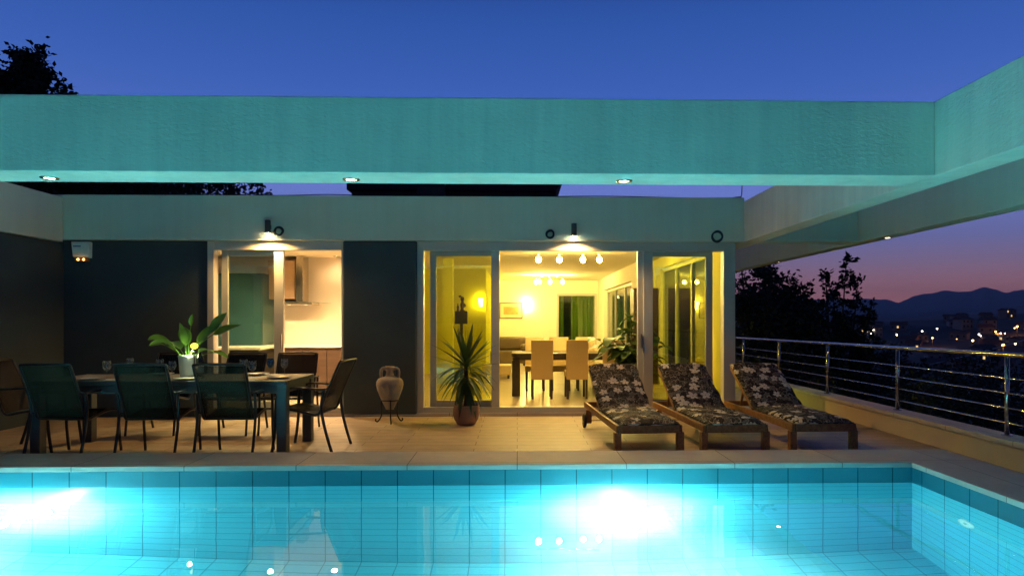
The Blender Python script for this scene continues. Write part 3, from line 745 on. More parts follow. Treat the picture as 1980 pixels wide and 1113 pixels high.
def make_chair(label, sling, loc, rz):
    t = thing('outdoor_chair', label, 'chair', loc, rz, 'mesh armchairs round the outdoor table')
    for s_ in (-1, 1):
        x = s_*.275
        b = MB(); b.tube(bez([(x,.27,0),(x,.235,.25),(x,.225,.50),(x,.20,.605),(x,.13,.645)],5), .013, 10, flat=1.2); b.build('leg', DARKMET, t)
        b = MB(); b.tube(bez([(x,-.36,0),(x,-.31,.16),(x,-.265,.34),(x,-.25,.50),(x,-.275,.655)],5), .013, 10, flat=1.2); b.build('leg', DARKMET, t)
        b = MB(); b.tube(bez([(x,.155,.645),(x,.05,.658),(x,-.12,.652),(x,-.285,.645)],5), .022, 10, flat=.5); b.build('armrest', DARKMET, t)
    b = MB()
    for s_ in (-1, 1):
        x = s_*.238
        b.tube(bez([(x,.25,.425),(x,.12,.435),(x,-.06,.405),(x,-.175,.385),(x,-.225,.43),(x,-.27,.56),(x,-.35,.75),(x,-.43,.925)],5), .013, 10)
        b.tube([(x,.22,.428),(s_*.275,.235,.43)], .010, 8); b.tube([(x,-.235,.45),(s_*.275,-.252,.45)], .010, 8)
        b.tube([(x,-.31,.655),(s_*.275,-.272,.648)], .009, 8)
    b.tube(bez([(-.238,-.43,.925),(-.12,-.452,.932),(.12,-.452,.932),(.238,-.43,.925)],5), .013, 10)
    b.tube([(-.238,.25,.425),(.238,.25,.425)], .012, 8); b.tube([(-.238,-.175,.385),(.238,-.175,.385)], .012, 8)
    b.build('frame', DARKMET, t)
    def sheet(path, sag):
        b = MB(); P = bez(path, 6); nx = 9; n0 = 0
        for i, p in enumerate(P):
            for k in range(nx):
                u = -1+2*k/(nx-1); b.v.append(Vector((u*.229, p[1], p[2]))+Vector(sag)*(1-u*u)*math.sin(math.pi*i/(len(P)-1)))
        for i in range(len(P)-1):
            for k in range(nx-1):
                a = i*nx+k; uv = [((k+dk)/(nx-1)*.46, (i+di)*.03) for dk, di in ((0,0),(1,0),(1,1),(0,1))]
                b.face((a, a+1, a+nx+1, a+nx), True, uv)
        return b
    sheet([(0,-.205,.40),(0,-.265,.545),(0,-.345,.74),(0,-.425,.915)], (0,-.03,-.01)).build('backrest', sling, t, solid=.004)
    sheet([(0,.24,.43),(0,.12,.44),(0,-.06,.41),(0,-.165,.392)], (0,0,-.03)).build('seat', sling, t, solid=.004)
    return t
ch = make_chair('near green mesh armchair at the dark left end of the table', SLING, (-4.40, 6.94, 0), R(-3))
dup(ch, (-3.565, 6.93, 0), R(3), 'near green mesh armchair at the middle of the table, before the white pot')
dup(ch, (-2.815, 6.93, 0), R(1), 'near green mesh armchair beside the right table leg, see-through back')
cb = make_chair('brown mesh armchair on the far side nearest the open kitchen door', SLINGB, (-2.76, 8.33, 0), R(183))
dup(cb, (-3.42, 8.30, 0), R(178), 'brown mesh armchair on the far side behind the wine glasses')
dup(cb, (-4.28, 8.32, 0), R(181), 'brown mesh armchair on the far side behind the potted plant')
dup(cb, (-2.20, 7.26, 0), R(84), 'brown mesh armchair seen side-on at the right end of the table')
dup(cb, (-5.02, 7.32, 0), R(-86), 'brown mesh armchair at the shadowed left end of the table')

# ---- things on the table
TZ = .745
GL = pane_mat('wine_glass_crystal', (.97, .98, .98), .10)
BLUEG = pane_mat('blue_tinted_glass', (.25, .6, .85), .10)
def wine_glass(loc, label, m=GL, s_=1.0):
    t = thing('wine_glass', label, 'glass', loc, 0, 'wine glasses on the outdoor table'); t.scale = (s_, s_, s_)
    b = MB(); b.lathe([(.0001,.001),(.034,.001),(.032,.004),(.008,.008)], seg=20); b.build('foot', GL, t)
    b = MB(); b.lathe([(.008,.008),(.0045,.02),(.004,.07),(.007,.086)], seg=12); b.build('stem', GL, t)
    b = MB(); b.lathe([(.007,.086),(.024,.097),(.037,.12),(.041,.145),(.038,.172),(.034,.19),(.0325,.19),(.0365,.17),(.039,.145),(.035,.121),(.022,.1),(.0001,.092)], seg=24); b.build('bowl', m, t)
    return t
wine_glass((-2.68, 6.98, TZ), 'clear wine glass nearest the right table corner')
wine_glass((-2.83, 7.14, TZ), 'clear wine glass standing just left of the nearest wine glass', s_=1.03)
wine_glass((-2.66, 7.43, TZ), 'wine glass with blue tinted bowl at the far right', BLUEG)
wine_glass((-2.50, 7.40, TZ), 'clear wine glass at the far right beside the blue one', s_=.97)
wine_glass((-4.17, 7.05, TZ), 'clear wine glass left of the middle near chair back')
wine_glass((-4.20, 7.52, TZ), 'clear wine glass at the far dark left of the table')
wine_glass((-3.78, 7.32, TZ), 'clear wine glass just left of the white flower pot')
wine_glass((-3.55, 7.12, TZ), 'clear wine glass touching the front of the white flower pot', s_=.95)
def plate(loc, label, r=.13):
    t = thing('plate', label, 'plate', loc, 0, 'plates on the outdoor table')
    b = MB(); b.lathe([(.0001,.004),(r*.62,.004),(r*.7,.010),(r,.018),(r,.021),(r*.7,.014),(r*.62,.008),(.0001,.008)], seg=32); b.build('dish', CROCK, t)
    b = MB(); b.lathe([(r*1.0,.0215),(r*.99,.0225),(r*.97,.0222)], seg=32); b.build('rim', SASH, t)
plate((-2.46, 7.13, TZ), 'plate at the right end of the table')
plate((-2.86, 7.58, TZ), 'plate on the far side before the brown chair')
plate((-3.33, 6.99, TZ), 'plate between the middle and right near chairs')
plate((-4.33, 7.02, TZ), 'plate on the left with folded napkin beside it')
plate((-3.9, 7.58, TZ), 'plate on the far side left of the flower pot')
def napkin(loc, rz, label, c):
    b = MB(); b.box(-.09,.09,-.045,.045,0,.004); b.v += [Vector(p) for p in [(-.085,-.04,.0042),(.085,-.04,.0042),(.08,.03,.012),(-.08,.035,.012)]]
    b.face((8,9,10,11)); b.face((11,10,9,8))
    o = b.build('napkin', mat('napkin_cloth', c, .9, var=.08), loc=loc, rz=rz); tag(o, label, 'napkin', 'folded napkins on the table')
napkin((-4.05, 6.97, TZ), R(10), 'pale folded napkin left of the middle near chair', (.7,.66,.52))
napkin((-2.56, 6.99, TZ), R(70), 'orange toned napkin at the right end of the table', (.6,.33,.12))
t = thing('wine_bottle', 'dark wine bottle standing right of the white flower pot', 'bottle', (-3.29, 7.17, TZ))
b = MB(); b.lathe([(.0001,0),(.036,0),(.038,.005),(.038,.19),(.033,.215),(.016,.245),(.0145,.30),(.016,.302),(.016,.315),(.0001,.315)], seg=24); b.build('body', mat('dark_bottle_glass', (.01,.014,.01), .08), t)
b = MB(); b.lathe([(.0385,.06),(.0385,.15)], seg=24); b.build('paper_label', CROCK, t)
# pot with peace lily and a small glowing globe lamp
PL = (-3.43, 7.20, TZ)
t = thing('potted_lily', 'broad-leaved lily plant in a white pot on the outdoor table', 'potted plant', PL)
b = MB(); b.lathe([(.0001,0),(.066,0),(.072,.01),(.088,.21),(.092,.235),(.086,.237),(.083,.20),(.0001,.195)], seg=28); b.build('pot', WHITEPOT, t)
b = MB(); b.lathe([(.082,.198),(.0001,.205)], seg=20); b.build('soil', SOIL, t)
b = MB(); rnd = random.Random(12)
LV = [(-.8,.1,.55,.28,.17,.65),(-.8,-.25,.95,.28,.18,.75),(-.7,.5,.7,.32,.16,.8),(-.5,-.35,.6,.26,.17,.9),(-.35,.5,1.0,.30,.13,.5),(.6,.35,.2,.24,.13,.8),(.55,-.2,.3,.2,.12,.7),(-.3,.1,1.4,.24,.11,.25)]
for (dx, dy, dz, ln, wd, dr) in LV:
    v = Vector((dx,dy,dz)).normalized(); base = Vector((dx*.03, dy*.03, .2)); mid = base+v*.16
    b.tube([base, base.lerp(mid,.5), mid], .004, 6); leaf(b, mid-v*.01, v, (0,0,1), ln, wd, dr*.9, .25, 8, 'ovate', (dx+dy)*.6)
# two big leaves reaching up right
for (bx, d_, ln, wd, tw) in (((.09,.0,.36),(.75,.1,.72),.34,.15,.3),((.22,.02,.46),(.60,.0,.80),.28,.13,-.3),((.25,.02,.45),(1,.1,.40),.30,.13,.5)):
    b.tube(bez([(.03,0,.2),(.05,0,.3),bx],4), .005, 6); leaf(b, bx, d_, (-.3,-.8,.5), ln, wd, .05, .35, 8, 'ovate', tw)
b.tube(bez([(0,.02,.2),(.0,.03,.4),(.02,.03,.56)],4), .004, 6); leaf(b, (.02,.03,.54), (.12,0,1), (0,-1,0), .13, .05, 0, .8, 6, 'ovate')
b.build('leaves', LILY, t)
t = thing('globe_lamp', 'little lit lamp with round yellow globe among the lily leaves', 'lamp', (PL[0]+.095, PL[1]-.06, TZ))
b = MB(); b.lathe([(.0001,0),(.03,0),(.03,.006),(.006,.012),(.005,.28),(.018,.285),(.02,.30),(.0001,.30)], seg=16); b.build('stand', DARKMET, t)
b = MB(); b.sphere((0,0,.335), .036, sz=.85); b.build('globe', emit('yellow_globe', (1,.82,.06), 2.6, False), t)
lamp('globe_lamp_light', 'POINT', 5, (.95, 1, .5), (-.045, -.01, .26), t, .02)

# ================================================================== SUN LOUNGERS
def make_lounger(label, loc, rz):
    t = thing('sun_lounger', label, 'sun lounger', loc, rz, 'teak sun loungers on the terrace')
    W = .32
    b = MB()
    for s_ in (-1, 1): b.box(s_*W-.016, s_*W+.016, -1, 1.02, .225, .295)
    b.box(-W+.016, W-.016, -1, -.966, .215, .295); b.box(-W+.016, W-.016, .985, 1.02, .225, .295); b.box(-W+.016, W-.016, .10, .14, .225, .275)
    b.build('frame', TEAK, t, bevel=.005)
    b = MB(); n = 10
    for i in range(n): b.box(-W+.018, W-.018, -.955+i*.104, -.955+i*.104+.075, .272, .29)
    b.build('slats', TEAK, t, bevel=.003)
    for s_ in (-1, 1):
        MB().box(s_*W-.034, s_*W+.034, -1.004, -.93, 0, .224).build('leg', TEAK, t, bevel=.005)
        MB().box(s_*W-.032, s_*W+.032, .72, .79, .06, .224).build('leg', TEAK, t, bevel=.005)
        w_ = MB(); w_.lathe([(.0001,-.018),(.075,-.018),(.088,-.012),(.088,.012),(.075,.018),(.0001,.018)], (s_*(W+.055), .755, .09), 24, 'x')
        wo = w_.build('wheel', BLACK, t)
        MB().lathe([(.0001,-.022),(.022,-.022),(.024,.022),(.0001,.022)], (s_*(W+.055), .755, .09), 14, 'x').build('hub', STEEL, wo)
    MB().tube([(-W-.05,.755,.09),(W+.05,.755,.09)], .008, 8).build('axle', STEEL, t)
    ang = R(31); H = Vector((0, .15, .30)); dv = Vector((0, math.cos(ang), math.sin(ang))); nv = Vector((0, -math.sin(ang), math.cos(ang)))
    b = MB(); Lb = .84
    for s_ in (-1, 1): b.bar(H+Vector((s_*(W-.035),0,0)), H+Vector((s_*(W-.035),0,0))+dv*Lb, .03, .045, nv)
    for i in range(8):
        c = H+dv*(.05+i*.105)+nv*.012
        b.bar(c+Vector((-W+.055,0,0)), c+Vector((W-.055,0,0)), .07, .016, nv)
    b.bar(H+dv*.55+Vector((-.2,0,0))-nv*.03, Vector((-.2,.78,.25)), .025, .025); b.bar(H+dv*.55+Vector((.2,0,0))-nv*.03, Vector((.2,.78,.25)), .025, .025)
    b.build('backrest', TEAK, t, bevel=.004)
    # cushion: seat pad and back pad folded at the hinge, quilted
    rnd = random.Random(int(loc[0]*97))
    path = []
    for i in range(27): path.append((Vector((0, -1.0+1.13*i/26, .295)), Vector((0,0,1))))
    path[-1] = (Vector((0,.135,.315)), Vector((0,-.26,.96)))
    for i in range(1, 22): path.append((H+dv*(.02+.86*i/21)+nv*.022, nv))
    b = MB(); nx = 17; th = .062; Wc = .305; S = 0; rows = []
    for i, (p, n) in enumerate(path):
        if i: S += (p-path[i-1][0]).length
        endf = min(1, min(i, len(path)-1-i)/1.6+.25)
        rows.append(S); q = 1-.30*math.exp(-(((S+.05) % .30)-.15)**2/.0006)
        for k in range(nx):
            u = -1+2*k/(nx-1)
            edge = (1-abs(u)**6)
            hgt = th*endf*q*(.32+.68*edge)*(1+.10*math.sin(k*1.1+i*.7+loc[0]*3)+.09*rnd.uniform(-1,1))
            wx = Wc*(1+.022*math.sin(i*.9+loc[0]*5)+.008*rnd.random())
            b.v.append(p+Vector((u*wx,0,0))+n*hgt)
    m_ = len(path)
    for i, (p, n) in enumerate(path):
        for k in (0, nx-1):
            u = -1+2*k/(nx-1); b.v.append(p+Vector((u*(Wc-.008),0,0))+n*.002)
    for i in range(m_-1):
        for k in range(nx-1):
            a = i*nx+k; uv = [(((k+dk)/(nx-1)-.5)*.66+loc[0]*1.37, rows[i+di]+loc[0]*.71) for dk, di in ((0,0),(1,0),(1,1),(0,1))]
            b.face((a, a+1, a+nx+1, a+nx), True, uv)
        o = m_*nx+i*2
        for a, c, e, f, u in ((i*nx, (i+1)*nx, o+2, o, -.33), (i*nx+nx-1, (i+1)*nx+nx-1, o+3, o+1, .33)):
            q_ = [(u+loc[0]*1.37, rows[i]+loc[0]*.71), (u+loc[0]*1.37, rows[i+1]+loc[0]*.71), (u*1.18+loc[0]*1.37, rows[i+1]+loc[0]*.71), (u*1.18+loc[0]*1.37, rows[i]+loc[0]*.71)]
            b.face((a, c, e, f), True, q_)
    for i, s_ in ((0, -.06), (m_-1, .06)):
        for k in range(nx-1):
            a = i*nx+k; n0 = len(b.v); p = path[i][0]
            u0 = -1+2*k/(nx-1); u1 = -1+2*(k+1)/(nx-1)
            b.v += [p+Vector((u0*Wc,0,0)), p+Vector((u1*Wc,0,0))]
            uv = [(u0*.33+loc[0]*1.37, rows[i]+loc[0]*.71), (u1*.33+loc[0]*1.37, rows[i]+loc[0]*.71), (u1*.33+loc[0]*1.37, rows[i]+s_+loc[0]*.71), (u0*.33+loc[0]*1.37, rows[i]+s_+loc[0]*.71)]
            b.face((a, a+1, n0+1, n0), False, uv)
    b.build('cushion', FLORAL, t)
    # hanging ties at the foot corners
    for s_ in (-1, 1):
        MB().tube(bez([(s_*.30,-1.005,.31),(s_*.315,-1.03,.27),(s_*.32,-1.03,.22)],3), .004, 5).build('tie', BLACK, t)
    return t
a1 = R(3.6)
def lounger_at(fx, fy, a): return (fx-math.sin(a)*1.0, fy+math.cos(a)*1.0, 0)
make_lounger('teak sun lounger with dark floral cushion, nearest the open doorway', lounger_at(1.325, 6.80, a1), a1)
make_lounger('teak sun lounger with dark floral cushion, between the other two', lounger_at(2.20, 6.82, R(3.2)), R(3.2))
make_lounger('teak sun lounger with dark floral cushion, closest to the steel railing', lounger_at(3.12, 6.86, R(2.4)), R(2.4))

# ================================================================== LIVING ROOM
BULB = emit('bulb_yellow', (1, .72, .20), 900)
def spot_bar(label, cx, cy, xs, power_z=2.55):
    t = thing('ceiling_spot_bar', label, 'ceiling light', (cx, cy, 2.62), 0, 'spotlight bars on the living room ceiling')
    x0, x1 = min(xs)-cx, max(xs)-cx
    b = MB(); b.tube([(x0-.05,0,-.03),(x1+.05,0,-.03)], .011, 8); b.lathe([(.0001,0),(.05,0),(.05,-.022),(.0001,-.022)], ((x0+x1)/2,0,0), 18); b.build('rail', STEEL, t)
    for i, x in enumerate(xs):
        x -= cx; tl = (-.02, .015, .0, .05)[i % 4]
        b = MB(); b.tube([(x,0,-.03),(x+tl*.4,-.01,-.07),(x+tl,-.01,-.115)], .006, 6); b.lathe([(.012,.025),(.026,.0),(.03,-.035)], (x+tl,-.01,-.14), 14)
        a = b.build('spot_arm', STEEL, t)
        b = MB(); b.sphere((x+tl,-.01,-.195), .042, sz=1.25); b.build('bulb', BULB, a)
spot_bar('four glowing spots on a ceiling bar nearest the terrace door', .92, 12.2, [.40,.74,1.175,1.42])
spot_bar('smaller looking bar of glowing ceiling spots at the back of the living room', .95, 19.4, [.55,.62,.93,1.24])
t = thing('wall_sconce', 'glowing wall sconce beside the framed picture', 'wall lamp', (.29, 22.0, 1.82))
MB().box(-.05,.05,-.02,-.001,-.08,.08).build('back_plate', STEEL, t)
b = MB(); b.lathe([(.055,-.13),(.09,.13),(.085,.13),(.05,-.13)], (0,-.11,0), 20); b.build('shade', emit('sconce_glass', (1,.68,.2), 80), t)
t = thing('wall_sconce', 'glowing wall sconce on the lime green wall, seen through the left glass panel', 'wall lamp', (-.90, 17.0, 1.78))
MB().box(-.05,.05,-.02,-.001,-.08,.08).build('back_plate', STEEL, t)
b = MB(); b.lathe([(.04,-.10),(.06,.10),(.056,.10),(.036,-.10)], (0,-.08,0), 20); b.build('shade', emit('sconce_glass', (1,.70,.24), 80), t)
t = thing('framed_picture', 'framed ochre landscape sketch with wide pale mat on the back wall', 'picture', (-.17, 21.995, 1.65))
b = frame_rect(-.40,.34,-.26,.25,-.03,0,.025,.025,.025,.025); b.build('frame', DARKWOOD, t)
MB().box(-.375,.315,-.012,-.001,-.235,.225).build('mat', mat('pale_mat', (.7,.62,.4), .8), t)
MB().box(-.27,.21,-.015,-.0125,-.13,.12).build('drawing', mat('ochre_drawing', (.52,.36,.13), .8, var=.45, vscale=9), t)
b = MB()
rnd = random.Random(3)
for i in range(7):
    x = -.22+.065*i; z = rnd.uniform(-.06,.04); b.tube(bez([(x-.04,-.0155,z),(x,-.0155,z+rnd.uniform(.0,.05)),(x+.05,-.0155,z-rnd.uniform(.0,.05))],3), [.007]*7, 5, flat=.1)
b.build('ink_strokes', mat('brown_ink', (.09,.05,.02), .8), t)

t = thing('indoor_table', 'dark wood dining table with thick legs inside the living room', 'table', (.95, 12.45, .012))
MB().box(-1.05,1.05,-.48,.48,.69,.75).build('tabletop', DARKWOOD, t, bevel=.004)
MB().box(-1.0,1.0,-.43,.43,.63,.689).build('apron', DARKWOOD, t)
for sx in (-1,1):
    for sy in (-1,1): MB().box(sx*.97-.07, sx*.97+.07, sy*.40-.07, sy*.40+.07, 0, .629).build('leg', DARKWOOD, t, bevel=.004)
def parsons(label, loc, rz):
    t = thing('dining_chair', label, 'chair', loc, rz, 'cream leather dining chairs at the indoor table')
    b = MB(); P = bez([(0,-.20,.33),(0,-.205,.55),(0,-.235,.8),(0,-.285,1.0)],4)
    n = len(P)
    for i,p in enumerate(P):
        for (x, y) in ((-.185,-.035),(.185,-.035),(.185,.035),(-.185,.035)): b.v.append(Vector((x,p[1]+y,p[2])))
    for i in range(n-1):
        for k in range(4): k2=(k+1)%4; b.face((i*4+k,i*4+k2,(i+1)*4+k2,(i+1)*4+k))
    b.face((3,2,1,0)); b.face([(n-1)*4+k for k in range(4)])
    b.build('backrest', CREAMLEATHER, t, bevel=.012)
    MB().box(-.19,.19,-.165,.23,.36,.47).build('seat', CREAMLEATHER, t, bevel=.02)
    for sx in (-1,1):
        for y in (-.185,.205):
            zt = .335 if y < 0 else .36
            MB().box(sx*.16-.018, sx*.16+.018, y-.018, y+.018, 0, zt).build('leg', DARKWOOD, t)
    return t
p0 = parsons('cream dining chair seen from behind, left of the two facing the table', (.42, 11.72, .012), 0)
dup(p0, (1.01, 11.72, .012), R(1), 'cream dining chair seen from behind, nearest the floral lounger')
dup(p0, (1.66, 11.85, .012), R(-4), 'cream dining chair half hidden behind the big leafy houseplant')
dup(p0, (.34, 13.08, .012), R(180), 'cream dining chair facing out, leftmost across the indoor table')
dup(p0, (.82, 13.10, .012), R(181), 'cream dining chair facing out, middle one across the indoor table')
dup(p0, (1.32, 13.08, .012), R(178), 'cream dining chair facing out, in front of the green curtains')
t = thing('sofa', 'brown leather sofa at the back of the living room under the picture', 'sofa', (-.25, 20.3, .012))
MB().box(-.6,.55,-.35,.45,.06,.42).build('base', BROWNLEATHER, t, bevel=.04)
MB().box(-.6,.55,.15,.48,.43,.83).build('backrest', BROWNLEATHER, t, bevel=.08, bseg=4)
MB().box(.35,.58,-.36,.14,.425,.62).build('armrest', BROWNLEATHER, t, bevel=.06, bseg=4)
for x in (-.5,.45): MB().box(x-.03,x+.03,-.3,-.24,0,.06).build('foot', DARKWOOD, t)
t = thing('footstool', 'low cream leather footstool left of the indoor table', 'footstool', (-.38, 15.9, .012))
MB().box(-.42,.24,-.35,.35,.08,.30).build('cushion', CREAMLEATHER, t, bevel=.03, bseg=3)
for x in (-.36,.18):
    for y in (-.28,.28): MB().box(x-.025,x+.025,y-.025,y+.025,0,.079).build('foot', DARKWOOD, t)
t = thing('tall_cabinet', 'tall dark wood cabinet against the right wall of the living room', 'cabinet', (2.75, 14.35, .012))
MB().box(-.33,.18,-.2,.22,0,2.0).build('carcass', DARKWOOD, t, bevel=.004)
for x0,x1 in ((-.32,-.08),(-.07,.17)): MB().box(x0,x1,-.222,-.2005,.06,1.95).build('door', DARKWOOD, t, bevel=.003)
# statue on plinth
t = thing('display_plinth', 'black cube plinth on a slim post behind the yucca', 'plinth', (-1.22, 15.0, .012))
MB().box(-.135,.135,-.135,.135,1.25,1.53).build('cube', BLACK, t, bevel=.006)
MB().box(-.03,.03,-.03,.03,.02,1.249).build('post', BLACK, t); MB().box(-.16,.16,-.16,.16,0,.02).build('base', BLACK, t)
t = thing('statuette', 'dark carved figure statuette standing on the black plinth', 'statue', (-1.22, 15.0, 1.542))
b = MB(); b.lathe([(.0001,0),(.06,0),(.055,.02),(.035,.04),(.045,.10),(.05,.15),(.03,.20),(.025,.22),(.0001,.225)], (0.02,0,0), 16)
b.sphere((.02,-.005,.265), .045, sz=1.25); b.tube(bez([(.055,0,.17),(.085,-.02,.12),(.05,-.04,.09)],4), .014, 8); b.tube(bez([(.0,0,.30),(-.03,.0,.33),(-.06,0,.31)],4), .02, 8)
b.build('figure', mat('dark_bronze', (.05,.035,.02), .4, .6), t)
b = MB(); b.lathe([(.0001,0),(.03,0),(.022,.03),(.028,.09),(.012,.13),(.016,.155),(.0001,.17)], (-.08,0,0), 12); b.build('small_figure', mat('dark_bronze', (.05,.035,.02), .4, .6), t)
# curtains beyond the back window
def curtain(x0, x1, y, label):
    b = MB(); n = int((x1-x0)/.012); A = []
    for i in range(n+1):
        x = x0+(x1-x0)*i/n; A.append((x, y+.028*math.sin(x*52)+.012*math.sin(x*21)))
    for (x, yy) in A: b.v += [Vector((x,yy,.3)), Vector((x,yy,2.3))]
    for i in range(n): b.face((2*i, 2*i+2, 2*i+3, 2*i+1), True)
    tag(b.build('curtain', CURTAIN, solid=.004), label, 'curtain', 'curtains behind the back window')
curtain(1.25, 1.52, 22.42, 'narrow green curtain at the left of the back window')
curtain(1.78, 2.55, 22.42, 'wide green curtain at the right of the back window')
b = MB(); b.box(1.0, 3.0, 23.2, 23.3, -3, 2.6)
hp(b, 'porch_wall', DARKWALL)
# houseplant
t = thing('leafy_houseplant', 'large broad-leaved houseplant standing inside the open doorway', 'potted plant', (1.84, 10.55, .012))
b = MB(); b.lathe([(.0001,0),(.13,0),(.17,.3),(.175,.33),(.16,.33),(.155,.29),(.0001,.28)], seg=28); b.build('pot', TERRA, t)
b = MB(); b.lathe([(.154,.292),(.0001,.30)], seg=20); b.build('soil', SOIL, t)
b = MB(); st_ = MB(); rnd = random.Random(21)
TIPS = [(-.52,.0,.98),(-.38,-.1,1.06),(-.22,.1,1.02),(-.05,-.1,1.22),(.02,.05,1.38),(-.12,0,1.12),(.25,.05,1.08),(.12,-.12,.98),(-.34,.1,.86),(.32,-.1,.9),(-.1,-.2,.86),(.1,.15,1.2),(-.1,-.12,1.42),(.03,-.1,1.30),(-.46,-.12,.9),(-.25,-.15,.95)]
for k, tp in enumerate(TIPS):
    top = Vector(tp); P = bez([(0.05*math.cos(k*2.1),.05*math.sin(k*2.1),.28),(top.x*.35,top.y*.5,.6+.1*(k%3)),top],6); st_.tube(P, .008, 6)
    for j in range(11):
        q = P[min(len(P)-1, 5+j%8)]; aa = k*1.3+j*2.3+rnd.uniform(-.5,.5)
        dd = Vector((math.cos(aa), math.sin(aa)*.7, rnd.uniform(-.25,.55))); m_ = q+dd.normalized()*.06
        st_.tube([q, m_], .004, 5); leaf(b, m_, dd, (0,0,1), rnd.uniform(.22,.32), rnd.uniform(.13,.18), rnd.uniform(.45,1.0), .15, 7, 'ovate', rnd.uniform(-.5,.5))
b.build('leaves', FICUS, t); st_.build('stem', BARK, t)

# ================================================================== KITCHEN
kc = thing('kitchen_counter', 'walnut kitchen base units under a pale worktop behind the open door', 'kitchen units', (-3.6, 12.3, .012))
b = MB(); b.box(-.95,1.55,-.28,.37,.852,.893); b.box(-1.4,-.55,-1.15,-.2805,.852,.893); b.build('worktop', CTOP, kc, bevel=.004)
MB().box(-1.4,1.55,-.22,.36,.08,.851).build('carcass', DARKWOOD, kc)
MB().box(-1.37,-.60,-1.1,-.221,.08,.851).build('peninsula', DARKWOOD, kc)
for i in range(5):
    x = -.57+i*.42
    MB().box(x, x+.41, -.245, -.2205, .10, .84).build('door', KWOOD, kc, bevel=.002)
MB().box(.98,1.05,-.26,-.2455,.06,.845).build('end_panel', CTOP, kc)
t = thing('cooker_hood', 'stainless steel chimney cooker hood with glass canopy on the kitchen wall', 'cooker hood', (-3.90, 12.45, 1.62))
MB().box(-.06,.06,-.12,.22,.06,.88).build('chimney', STEEL, t, bevel=.003)
MB().box(-.36,.26,-.22,.22,0,.05).build('body', STEEL, t, bevel=.004)
b = MB(); b.box(.261,.48,-.2,.2,.03,.04); b.build('glass_canopy', GLASS, t)
for x in (-.2,.1): MB().lathe([(.0001,-.001),(.03,-.001)], (x,-.05,0), 14).build('light', emit('hood_light', (1,.8,.5), 8, False), t)
t = thing('wall_cupboard', 'light wood wall cupboard left of the cooker hood', 'cupboard', (-4.18, 12.5, 1.72))
MB().box(-.30,.19,-.12,.17,0,.70).build('carcass', mat('light_oak', (.5,.34,.2), .5, var=.1), t, bevel=.003)
MB().box(-.295,.185,-.14,-.1205,.005,.695).build('door', mat('light_oak', (.5,.34,.2), .5, var=.1), t, bevel=.002)
t = thing('tall_kitchen_unit', 'tall glossy dark larder unit in the left of the kitchen', 'cupboard', (-5.3, 12.35, .012))
GLOSSD = mat('gloss_teal_reflection', (.04,.10,.10), .12, var=.06)  # teal of the pool's reflection on the glass is mixed into this colour
MB().box(-.85,.85,-.30,.3,0,2.15).build('carcass', GLOSSD, t)
for i in range(3): MB().box(-.845+i*.565,-.29+i*.565,-.322,-.3005,.08,2.14).build('door', GLOSSD, t, bevel=.003)
def kspot(x, y, label, e):
    t = thing('kitchen_downlight', label, 'ceiling light', (x, y, 2.5), 0, 'kitchen ceiling downlights')
    b = MB(); b.lathe([(.04,-.001),(.045,-.012),(.06,-.01),(.064,-.001)], seg=18); b.build('ring', STEEL, t)
    b = MB(); b.lathe([(.0001,-.005),(.041,-.005)], seg=18); b.build('lens', emit('kitchen_lens', (1,.8,.5), 60, False), t)
    lamp('kitchen_lamp', 'SPOT', e, (1,.66,.33), (0,0,-.03), t, .04, 150, .8)
kspot(-3.26, 12.4, 'small lit ceiling downlight in the kitchen, visible near the right wall corner', 10)
kspot(-2.9, 10.9, 'kitchen ceiling downlight just inside the open door', 330)
kspot(-3.9, 10.9, 'kitchen ceiling downlight over the peninsula worktop', 330)
kspot(-5.1, 11.2, 'kitchen ceiling downlight nearest the dark larder unit', 40)

